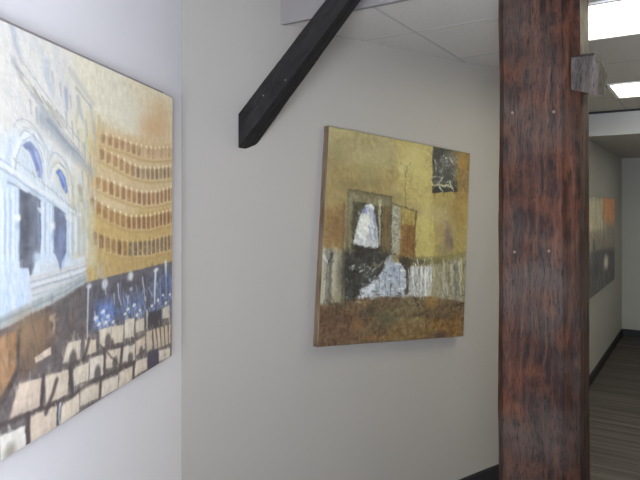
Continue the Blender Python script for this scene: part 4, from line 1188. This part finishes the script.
CORRIDOR_STROKES = [
('F',(106,102,92)),
('M',10,80,1),
('P',[(-1154,46),(1041,14),(1114,391),(-1154,411)],(140,134,112),0.9,60,12),
('P',[(969,-16),(2219,-35),(2219,314),(1041,253)],(154,106,74),0.9,90,12),
('P',[(-1154,302),(2219,350),(2219,675),(-1154,594)],(102,98,90),0.9,50,12),
('P',[(-1154,499),(1189,532),(2219,615),(2122,1026),(-1154,996)],(62,61,64),0.9,50,12),
('E',1265,686,230,110,(161,157,144),1,0.7),
('E',566,729,150,200,(42,44,54),0.9,0.9),
('E',441,469,120,90,(47,48,58),0.7,0.9),
('X',[(-1154,10),(2219,-47),(2219,1036),(-1154,996)],160,[(167,159,134),(77,74,72),(138,130,114),(91,74,60),(182,176,154),(58,58,66)],150,24,1.4,0.5,0.4),
('X',[(204,15),(1265,1),(1265,365),(204,401)],40,[(176,171,144),(196,192,170),(143,138,116)],160,26,1.4,0.4,0.5),
('X',[(1189,2),(2122,-10),(2122,276),(1189,256)],24,[(194,124,72),(148,96,58),(176,117,74)],140,30,0.3,0.5,0.5),
('S',[(1041,77),(1114,443),(969,663)],20,(76,66,60),0.8,20),
('S',[(320,332),(1265,515)],22,(124,76,64),0.6,20),
('S',[(1422,294),(1343,562)],24,(74,70,66),0.6,20),
('B',400,90,22,1.3,0.7,0.6,16)]


def painting(name, label, group, origin, u, v, n, W, H, T, ops, nx, ny, seed, gain, edge, tint=(1, 1, 1), tone=(0, 1, 1), wob=7, relief=1.0, batten=False):  # batten: add a strip standing in for the shadow above the canvas
    """stretched canvas; origin = centre of the painted face, u right, v up, n towards the room"""
    R = empty(name, origin, label, 'painting', group)
    R.rotation_mode = 'QUATERNION'
    from mathutils import Matrix
    m3 = Matrix((u, n * -1, v)).transposed()       # local x = right, y = into the wall, z = up
    R.rotation_quaternion = m3.to_quaternion()
    P = Painter(W * 1000, H * 1000, nx, ny, seed, wob); P.run(ops)
    lift, con, sat = tone
    g_ = P.img.mean(-1, keepdims=True); g2 = 128 + (g_ - 128) * con + lift
    img = lin(np.clip(g2 + (P.img - g_) * sat, 4, 252)) * np.array(tint)
    # canvas face: a slightly raised, brush-marked sheet
    xs = np.linspace(-W / 2, W / 2, nx); zs = np.linspace(H / 2, -H / 2, ny)
    X, Z = np.meshgrid(xs, zs)
    hgt = .0012 * relief * (P.vn(7, .6) - .5) + .0006 * np.clip(P.h, 0, 2)
    rim = np.minimum.reduce([X + W/2, W/2 - X, Z + H/2, H/2 - Z]); hgt *= np.clip(rim / .01, 0, 1)
    co = np.stack([X, -hgt, Z], -1).reshape(-1, 3).astype(np.float32)
    idx = np.arange(nx * ny).reshape(ny, nx)
    q = np.stack([idx[:-1, :-1], idx[1:, :-1], idx[1:, 1:], idx[:-1, 1:]], -1).reshape(-1, 4)
    me = bpy.data.meshes.new('canvas'); me.vertices.add(len(co)); me.vertices.foreach_set('co', co.ravel())
    me.loops.add(q.size); me.loops.foreach_set('vertex_index', q.ravel().astype(np.int32))
    me.polygons.add(len(q)); me.polygons.foreach_set('loop_start', np.arange(0, q.size, 4, dtype=np.int32))
    me.update(calc_edges=True); me.validate()
    at = me.color_attributes.new('paint', 'FLOAT_COLOR', 'POINT')
    at.data.foreach_set('color', np.concatenate([img.reshape(-1, 3), np.ones((nx * ny, 1))], 1).astype(np.float32).ravel())
    me.polygons.foreach_set('use_smooth', np.ones(len(q), bool))
    me.materials.append(canvas_mat(name + ' oil paint', gain))
    o = bpy.data.objects.new('canvas', me); COL.objects.link(o); o.parent = R
    # wrapped edge, an open ring with rounded front corner
    bm = bmesh.new(); rings = []
    for ins, y in ((.0, .0), (-.0015, .0015), (-.0022, .005), (-.0022, T - .006)):
        w, h = W / 2 - ins, H / 2 - ins
        pts = []
        for (x0, z0), (x1, z1) in (((-w, h), (w, h)), ((w, h), (w, -h)), ((w, -h), (-w, -h)), ((-w, -h), (-w, h))):
            for k in range(24): pts.append((x0 + (x1 - x0) * k / 24, y, z0 + (z1 - z0) * k / 24))
        rings.append([bm.verts.new(p) for p in pts])
    for r0, r1 in zip(rings, rings[1:]):
        for k in range(96): bm.faces.new((r0[k], r0[(k+1) % 96], r1[(k+1) % 96], r1[k]))
    bmesh.ops.recalc_face_normals(bm, faces=bm.faces)
    link('canvas_edge', bm, edge, R, True)
    bm = bmesh.new()
    for x0, x1, z0, z1 in ((-W/2, W/2, H/2 - .05, H/2), (-W/2, W/2, -H/2, -H/2 + .05), (-W/2, -W/2 + .05, -H/2 + .05, H/2 - .05), (W/2 - .05, W/2, -H/2 + .05, H/2 - .05)):
        hexa(bm, [(x0, .012, z0), (x1, .012, z0), (x1, .012, z1), (x0, .012, z1), (x0, T, z0), (x1, T, z0), (x1, T, z1), (x0, T, z1)])
    link('stretcher_frame', bm, M_pine, R)
    if batten:  # solid strip put in as the shadow line above the canvas
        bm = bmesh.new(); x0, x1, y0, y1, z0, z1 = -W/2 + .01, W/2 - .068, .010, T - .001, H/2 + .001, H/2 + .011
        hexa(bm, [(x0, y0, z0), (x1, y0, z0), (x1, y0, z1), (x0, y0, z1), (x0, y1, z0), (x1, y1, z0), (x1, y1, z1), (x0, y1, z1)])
        link('shadow_strip', bm, M_shadow_strip, R)['label'] = 'grey brown strip standing in for the shadow along the top edge'
    return R
UP = Vector((0, 0, 1))
def wall_painting(p, d, s, z, W, H, phi, tilt, T, off, **k):
    d3 = Vector((d.x, d.y, 0)); n0 = Vector((d.y, -d.x, 0))
    u = d3 * math.cos(phi) - UP * math.sin(phi); v0 = d3 * math.sin(phi) + UP * math.cos(phi)
    v = v0 * math.cos(tilt) + n0 * math.sin(tilt); n = u.cross(v)
    o = Vector((p.x, p.y, EYE + z)) + d3 * s + n0 * off
    return painting(origin=o, u=u, v=v, n=n, W=W, H=H, T=T, **k)

# ------------------------------------------------------------------ room shell
nL = Vector((-LW.y, LW.x)); nM = Vector((-MW.y, MW.x)); nK = Vector((-A.y, A.x))      # outward sides
BACK_Y = -.65
Lb = C0 + LW * ((BACK_Y - C0.y) / LW.y)
Rb = AB(0, B_RIGHT); Rb = Rb + A * ((BACK_Y - Rb.y) / A.y)
P0 = C0 + MW * (((A * A_FASCIA) - C0).dot(A) / MW.dot(A))       # bulkhead meets the middle wall
Dk = AB(A_END, B_WALL); Dr = AB(A_END, B_RIGHT)
TH = .12
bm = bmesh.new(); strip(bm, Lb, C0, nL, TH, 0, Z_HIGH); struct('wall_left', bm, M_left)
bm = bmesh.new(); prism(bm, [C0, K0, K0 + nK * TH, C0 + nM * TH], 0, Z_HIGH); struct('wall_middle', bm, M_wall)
bm = bmesh.new(); prism(bm, [K0, Dk, Dk + nK * TH, K0 + nK * TH], 0, Z_HIGH); struct('wall_corridor', bm, M_corr)
bm = bmesh.new(); strip(bm, AB(A_END, B_WALL - TH), AB(A_END, B_RIGHT + TH), A, TH, 0, Z_HIGH); struct('wall_far', bm, M_corr)
# back wall with the window opening, right wall closed
WX0, WX1, WZ0, WZ1 = -.88, .15, .85, 2.25
def ybox(bm, x0, x1, y0, y1, z0, z1): prism(bm, [Vector((x0, y0)), Vector((x1, y0)), Vector((x1, y1)), Vector((x0, y1))], z0, z1)
bm = bmesh.new()
for x0, x1, z0, z1 in ((Lb.x, WX0, 0, Z_HIGH), (WX1, Rb.x, 0, Z_HIGH), (WX0, WX1, 0, WZ0), (WX0, WX1, WZ1, Z_HIGH)):
    ybox(bm, x0, x1, BACK_Y - TH, BACK_Y, z0, z1)
struct('wall_back', bm, M_left)
bm = bmesh.new(); abox(bm, Rb.dot(A), A_END, B_RIGHT, B_RIGHT + TH, 0, Z_HIGH); struct('wall_right', bm, M_left)
bm = bmesh.new(); f = .05; xm = (WX0 + WX1) / 2
for x0, x1, z0, z1 in ((WX0, WX1, WZ0, WZ0 + f), (WX0, WX1, WZ1 - f, WZ1), (WX0, WX0 + f, WZ0 + f, WZ1 - f), (WX1 - f, WX1, WZ0 + f, WZ1 - f), (xm - .02, xm + .02, WZ0 + f, WZ1 - f)):
    ybox(bm, x0, x1, BACK_Y - .09, BACK_Y - .04, z0, z1)
win = struct('window_1', bm, M_white)
t = NT('window glass'); tr = t.n('ShaderNodeBsdfTransparent'); gl = t.n('ShaderNodeBsdfGlossy'); gl.inputs['Roughness'].default_value = .02
mx = t.n('ShaderNodeMixShader'); mx.inputs[0].default_value = .06; t.l(tr.outputs[0], mx.inputs[1]); t.l(gl.outputs[0], mx.inputs[2]); t.l(mx.outputs[0], t.out.inputs[0])
bm = bmesh.new(); ybox(bm, WX0 + f, WX1 - f, BACK_Y - .068, BACK_Y - .064, WZ0 + f, WZ1 - f); link('window_pane', bm, t.m, win)
# floor and ceilings
plan = [Lb, Rb, Dr, Dk, K0, C0]
bm = bmesh.new(); prism(bm, plan, -.1, 0); struct('floor', bm, M_carpet)
Fr = AB(A_FASCIA, B_RIGHT)
bm = bmesh.new(); prism(bm, [Lb, Rb, Fr, P0, C0], Z_HIGH, Z_HIGH + .1); struct('ceiling_upper', bm, M_high)
S0, S1 = AB(A_SOFFIT, B_WALL), AB(A_SOFFIT, B_RIGHT)
f0 = A * .02
P0i = P0 + MW * (.02 / MW.dot(A)); 
LB0, LB1, LA = -.582, .628, ((2.73, 3.33), (4.60, 5.21))       # openings for the two recessed lights
bm = bmesh.new(); a0_ = A_FASCIA + .02
prism(bm, [P0i, AB(a0_, LB0), AB(A_SOFFIT, LB0), S0, K0], Z_MAIN, Z_MAIN + .03)
abox(bm, a0_, A_SOFFIT, LB1, B_RIGHT, Z_MAIN, Z_MAIN + .03)
for x0, x1 in ((a0_, LA[0][0]), (LA[0][1], LA[1][0]), (LA[1][1], A_SOFFIT)): abox(bm, x0, x1, LB0, LB1, Z_MAIN, Z_MAIN + .03)
struct('ceiling', bm, M_tile)
bm = bmesh.new(); prism(bm, [P0, Fr, Fr + f0, P0i], Z_MAIN - .006, Z_HIGH); struct('trim_bulkhead', bm, M_fascia)
bm = bmesh.new(); abox(bm, A_SOFFIT, A_END, B_WALL, B_RIGHT, Z_LOW, Z_LOW + .05); struct('ceiling_corridor', bm, M_tile)
bm = bmesh.new(); abox(bm, A_SOFFIT - .02, A_SOFFIT, B_WALL, B_RIGHT, Z_LOW - .004, Z_MAIN - .022); struct('trim_soffit', bm, M_soffit)
bm = bmesh.new(); abox(bm, A_SOFFIT - .012, A_SOFFIT, B_WALL, B_RIGHT, Z_MAIN - .022, Z_MAIN); struct('trim_reveal_shade', bm, M_reveal_shade)  # dark strip colours in the shadow gap between ceiling and soffit
# suspended-ceiling bars
GA, GB, MOD = 2.725, -.582, .612
def wall_b(a):      # b of the wall behind a given a on the middle / corridor wall
    if a >= K0.dot(A): return B_WALL
    q = C0 + MW * ((a - C0.dot(A)) / MW.dot(A)); return q.dot(B)
def wall_a(b):
    if b >= B_WALL: return A_SOFFIT - .02
    q = C0 + MW * ((b - C0.dot(B)) / MW.dot(B)); return q.dot(A)
bm = bmesh.new(); w = .007
for k in range(-3, 4):
    b = GB + k * MOD
    if b > B_RIGHT or b < P0.dot(B) + .05: continue
    a1 = wall_a(b)
    if LB0 < b < LB1 - .02:
        for q0, q1 in ((A_FASCIA + .02, LA[0][0]), (LA[0][1], LA[1][0]), (LA[1][1], a1 - .01)): abox(bm, q0, q1, b - w, b + w, Z_MAIN - .0008, Z_MAIN)
        continue
    if a1 - A_FASCIA > .1: abox(bm, A_FASCIA + .02, a1 - .01, b - w, b + w, Z_MAIN - .0008, Z_MAIN)
struct('trim_runner', bm, M_bar)
bm = bmesh.new()
for k in range(0, 7):
    a = GA + k * MOD
    if a > A_SOFFIT - .05: continue
    b0 = wall_b(a) + .01
    ks = sorted([x for x in [GB + j * MOD for j in range(-4, 5)] if b0 < x < B_RIGHT])
    for x0, x1 in zip([b0] + ks, ks + [B_RIGHT]):
        if LB0 - .01 < x0 < LB1 - .1 and any(q0 - .03 < a < q1 + .03 for q0, q1 in LA): continue
        if x1 - x0 > .05: abox(bm, a - w, a + w, x0 + w, x1 - w, Z_MAIN - .0008, Z_MAIN)
struct('trim_cross', bm, M_bar)
# baseboards
bm = bmesh.new(); hb = .097; tb = .012
def board(bm, p, q, inn):
    d = (q - p).normalized()
    for z0, z1, t_ in ((0, hb - .006, tb), (hb - .006, hb, tb * .6)): strip(bm, p, q, inn, t_, z0, z1)
board(bm, Lb, C0 - LW * .01, -nL); struct('baseboard_left', bm, M_base)
bm = bmesh.new(); board(bm, C0, K0, -nM); struct('baseboard_middle', bm, M_base)
bm = bmesh.new(); board(bm, K0, Dk, -nK); struct('baseboard_corridor', bm, M_base)
bm = bmesh.new(); board(bm, AB(A_END, B_WALL + .013), AB(A_END, B_RIGHT), -A); struct('baseboard_far', bm, M_base)

# ------------------------------------------------------------------ timber frame
PA, PB, PS = 2.092, -.4515, .245            # post centre and size
def timber_post():
    a0, b0 = PA, PB; ctr = AB(a0, b0)
    R = empty('timber_post', V3(ctr, 0), 'thick reddish brown rough hewn timber post with chamfered corners, standing floor to ceiling', 'post')
    R.rotation_euler.z = math.atan2(B.y, B.x)          # local x = b, local y = a
    h = PS / 2; cr, cl = .044, .020
    ring = [(-h, -h + cl), (-h + cl, -h), (h - cr, -h), (h, -h + cr), (h, h - .03), (h - .03, h), (-h + .03, h), (-h, h - .03)]
    pts = []
    for (x0, y0), (x1, y1) in zip(ring, ring[1:] + ring[:1]):
        L = math.hypot(x1 - x0, y1 - y0); n = max(3, int(L / .007))
        for k in range(n): pts.append((x0 + (x1 - x0) * k / n, y0 + (y1 - y0) * k / n))
    bm = bmesh.new(); rows = []; nz = 250; top = 2.76
    for j in range(nz + 1):
        z = top * j / nz; row = []
        for x, y in pts:
            d = .0042 * noise.noise((x * 9, y * 9, z * 2.2)) + .0026 * noise.noise((x * 55, y * 55, z * 5)) + .0013 * noise.noise((x * 160, y * 160, z * 14))
            L = math.hypot(x, y)
            if x > 0: x *= 1 + .035 * max(0, 1 - z / 2.2)          # swells slightly towards the foot
            row.append(bm.verts.new((x + x / L * d, y + y / L * d, z)))
        rows.append(row)
    n = len(pts)
    for r0, r1 in zip(rows, rows[1:]):
        for k in range(n): bm.faces.new((r0[k], r0[(k+1) % n], r1[(k+1) % n], r1[k]))
    bm.faces.new(rows[-1]); bm.faces.new(rows[0][::-1])
    cor = []; k0 = 0
    for (x0_, y0_), (x1_, y1_) in zip(ring, ring[1:] + ring[:1]):
        cor.append(k0); k0 += max(3, int(math.hypot(x1_ - x0_, y1_ - y0_) / .007))
    bm.edges.ensure_lookup_table()
    for r0, r1 in zip(rows, rows[1:]):
        for k in cor:
            e = bm.edges.get((r0[k], r1[k]))
            if e: e.smooth = False
    link('shaft', bm, M_post, R, True)
    # sawn-off timber end let into the right face
    bm = bmesh.new(); x0, x1 = h - .02, h + .056
    prof = [(x0, -.064), (x1 - .004, -.070), (x1, -.06), (x1, .06), (x0, .072)]
    y0, y1 = -h + .014, h - .03
    ny = 20; nzz = 22; rows = []
    zt, zb = 1.70 + .462, 1.70 + .338
    def sect(y):
        t_ = (y - y0) / (y1 - y0)
        return zt + .024 * math.sin(math.pi * t_ ** .85) - .004 * t_, zb + .028 * t_
    for i in range(ny + 1):
        y = y0 + (y1 - y0) * i / ny; a_, b_ = sect(y); row = []
        loop = []
        for k in range(9): loop.append((x0 + (x1 - x0) * k / 8, b_ + .026 * (1 - k / 8)))
        for k in range(1, 16): loop.append((x1 + .003 * noise.noise((y * 60, k * .6, 1)) - (.010 * max(0, (k - 11) / 4) ** 2), b_ + (a_ - b_) * k / 15))
        for k in range(1, 9): loop.append((x1 - .010 + (x0 - x1 + .010) * k / 8, a_ + .003 * noise.noise((y * 40, k, 4))))
        rows.append([bm.verts.new((x, y, z)) for x, z in loop])
    m = len(rows[0])
    for r0, r1 in zip(rows, rows[1:]):
        for k in range(m): bm.faces.new((r0[k], r0[(k+1) % m], r1[(k+1) % m], r1[k]))
    bm.faces.new(rows[0]); bm.faces.new(rows[-1][::-1]); bmesh.ops.recalc_face_normals(bm, faces=bm.faces)
    s = link('sawn_stub', bm, M_stub, R); s['label'] = 'weathered grey sawn timber stub'
    for x, z in ((-.0725, 2.004), (.0547, 1.9966), (-.066, 1.5547), (.0398, 1.562)):
        bm = bmesh.new()
        bmesh.ops.create_uvsphere(bm, u_segments=14, v_segments=8, radius=.0046)
        for v in bm.verts: v.co = Vector((v.co.x + x, v.co.y * .5 - h - .001, v.co.z * (1.1) + z))
        p = link('peg', bm, M_peg, R, True); p['label'] = 'pale round peg end'
    return R
timber_post()

def timber_brace():
    """square diagonal brace; front face in a plane across the corridor direction, lower end cut plumb"""
    a0, a1 = 2.035, 2.135
    b0, b1 = -1.7335, -0.93
    up = lambda b: .411 + .920 * (b - b0); lo = lambda b: .262 + .968 * (b - b0)
    ctr = V3(AB((a0 + a1) / 2, b0), EYE + lo(b0))
    R = empty('timber_brace', ctr, 'dark diagonal timber brace rising from the grey wall across the ceiling edge', 'brace')
    dirv = V3(B, .944).normalized()
    ax = V3(A, 0); ay = dirv.cross(ax)
    from mathutils import Matrix
    Mx = Matrix((ax, ay, dirv)).transposed()        # local z along the timber for the grain
    R.rotation_mode = 'QUATERNION'; R.rotation_quaternion = Mx.to_quaternion()
    inv = Mx.inverted()
    bm = bmesh.new(); rows = []; N = 90; q = 10
    for i in range(N + 1):
        b = b0 + (b1 - b0) * i / N; zu, zl = min(up(b), 1.0535), min(lo(b), 1.0525); loop = []
        a1 = 2.135 - .035 * (b - b0) / .5485
        for k in range(q): loop.append((a0, zl + (zu - zl) * k / q))
        for k in range(q): loop.append((a0 + (a1 - a0) * k / q, zu))
        for k in range(q): loop.append((a1, zu + (zl - zu) * k / q))
        for k in range(q): loop.append((a1 + (a0 - a1) * k / q, zl))
        row = []
        for k, (a, z) in enumerate(loop):
            d = .0020 * noise.noise((a * 30, z * 9, b * 9)) + .0007 * noise.noise((a * 90, z * 60, b * 40))
            w = Vector((a - (a0 + a1) / 2, z - (zu + zl) / 2)).normalized() * d
            p = V3(AB(a + w.x, b), EYE + z + w.y)
            dw = (Vector((p.x, p.y)) - C0).dot(Vector((-MW.y, MW.x))) + .001      # the plumb cut lies flat on the wall
            if dw > 0: p -= V3(A, 0) * (dw / A.dot(Vector((-MW.y, MW.x))))
            row.append(bm.verts.new(inv @ (p - ctr)))
        rows.append(row)
    m = 4 * q
    for r0, r1 in zip(rows, rows[1:]):
        for k in range(m): bm.faces.new((r0[k], r0[(k+1) % m], r1[(k+1) % m], r1[k]))
    bm.faces.new(rows[0]); bm.faces.new(rows[-1][::-1]); bmesh.ops.recalc_face_normals(bm, faces=bm.faces)
    link('brace_timber', bm, M_brace, R)
    for b, z in ((-1.477, .531), (-1.594, .478)):
        bm = bmesh.new(); bmesh.ops.create_uvsphere(bm, u_segments=10, v_segments=6, radius=.0035)
        p = inv @ (V3(AB(a0 - .0005, b), EYE + z) - ctr)
        for v in bm.verts: v.co = v.co + p
        link('nail_head', bm, M_nail, R, True)['label'] = 'small pale nail head'
    return R
timber_brace()
# the beam both timbers carry, above the picture
bm = bmesh.new(); abox(bm, 1.96, 2.22, P0.dot(B) + .13, B_RIGHT, 2.755, 2.99); struct('trim_beam', bm, M_brace)

# ------------------------------------------------------------------ ceiling lights
def emit(name, c, e):
    t = NT(name); em = t.n('ShaderNodeEmission'); em.inputs[0].default_value = (*c, 1); em.inputs[1].default_value = e
    t.l(em.outputs[0], t.out.inputs[0]); return t.m
M_diff = emit('lit prismatic diffuser', (1.0, .98, .76), 12)
def troffer(a0, a1, b0, b1, label, z=Z_MAIN, diff=None, rec=.10):
    c = V3(AB((a0 + a1) / 2, (b0 + b1) / 2), z)
    R = empty('ceiling_light', c, label, 'light', 'recessed ceiling lights')
    R.rotation_euler.z = math.atan2(B.y, B.x)
    X, Y = (b1 - b0) / 2, (a1 - a0) / 2
    def bx(bm, x0, x1, y0, y1, z0, z1): hexa(bm, [(x0,y0,z0),(x1,y0,z0),(x1,y1,z0),(x0,y1,z0),(x0,y0,z1),(x1,y0,z1),(x1,y1,z1),(x0,y1,z1)])
    bm = bmesh.new(); w = .022
    for x0, x1, y0, y1 in ((-X, X, -Y, -Y + w), (-X, X, Y - w, Y), (-X, -X + w, -Y + w, Y - w), (X - w, X, -Y + w, Y - w)):
        bx(bm, x0, x1, y0, y1, -.008, rec + .012 if rec else -.001)
    link('light_frame', bm, M_white, R)
    bm = bmesh.new(); bx(bm, -X + w, X - w, -Y + w, Y - w, rec - .008, rec - .003)
    link('diffuser', bm, diff or M_diff, R)
    return R
troffer(*LA[0], LB0, LB1, 'large bright rectangular ceiling light nearest the viewer, at the top right behind the post')
troffer(*LA[1], LB0, LB1, 'smaller looking rectangular ceiling light further off, just before the white corridor soffit')

troffer(6.95, 7.55, .02, .62, 'added unseen square fill light in the lower corridor ceiling beyond the soffit', Z_LOW, emit('added square fill light', (1.0, .985, .86), 8.5), rec=0)  # extra fixture out of view, added to brighten the dim corridor

# ------------------------------------------------------------------ paintings
wall_painting(C0, LW, -0.8334, -0.0772, 1.3000, 0.9980, -0.0005, 0.004, 0.032, 0.035,
    name='wall_painting', label='large pale opera house canvas with gold tiers and seat rows on the left wall', group=None, ops=OPERA_STROKES, nx=420, ny=460, seed=5, gain=.81, edge=M_edge_cream, tone=(14, .85, .95), tint=(1, .98, .91), wob=5, relief=.35, batten=True)  # batten=True adds the shadow strip along the top edge
wall_painting(C0, MW, 1.2247, -0.1760, 1.0406, 1.0633, 0.0769, -0.0187, 0.044, 0.045,
    name='wall_painting', label='square gold and brown canvas with a white seated shape, hung slightly crooked beside the post', group=None, ops=GOLD_STROKES, nx=330, ny=340, seed=8, gain=.83, edge=M_edge_gold, tone=(-3, 1.06, .76), tint=(1, 1, 1), wob=15)
wall_painting(K0, A, 2.6270, -0.3737, 2.0000, 0.9422, 0, 0, 0.033, 0.035,
    name='wall_painting', label='dark canvas with an orange corner on the corridor wall, half hidden behind the post', group=None, ops=CORRIDOR_STROKES, nx=220, ny=120, seed=11, gain=2.0, edge=M_edge_dark, tone=(0, 1, .9), tint=(1, 1, 1))

# ------------------------------------------------------------------ daylight and camera
def area(name, loc, d, sx, sy, power, col):
    L = bpy.data.lights.new(name, 'AREA'); L.shape = 'RECTANGLE'; L.size = sx; L.size_y = sy; L.energy = power; L.color = col
    o = bpy.data.objects.new(name, L); COL.objects.link(o); o.location = loc
    o.rotation_euler = Vector(d).to_track_quat('-Z', 'Z').to_euler()
    return o
area('window_daylight', ((WX0 + WX1) / 2, BACK_Y - .17, (WZ0 + WZ1) / 2), (-.1, 1, .5), WX1 - WX0, WZ1 - WZ0, 232, (.80, .88, 1.0))
W = bpy.data.worlds.new('sky'); S.world = W; W.use_nodes = True
bg = W.node_tree.nodes['Background']; bg.inputs[0].default_value = (.75, .86, 1, 1); bg.inputs[1].default_value = .6

cam = bpy.data.cameras.new('camera'); cam.sensor_width = 36; cam.lens = 36 * 600 / 640; cam.shift_y = -33 / 640
cam.clip_start = .02
co = bpy.data.objects.new('camera', cam); COL.objects.link(co); co.location = (0, 0, EYE); co.rotation_euler = (math.pi / 2, 0, 0)
S.camera = co
S.view_settings.view_transform = 'Standard'; S.view_settings.look = 'None'; S.view_settings.gamma = 1
S.view_settings.use_curve_mapping = False; S.view_settings.exposure = 0.0
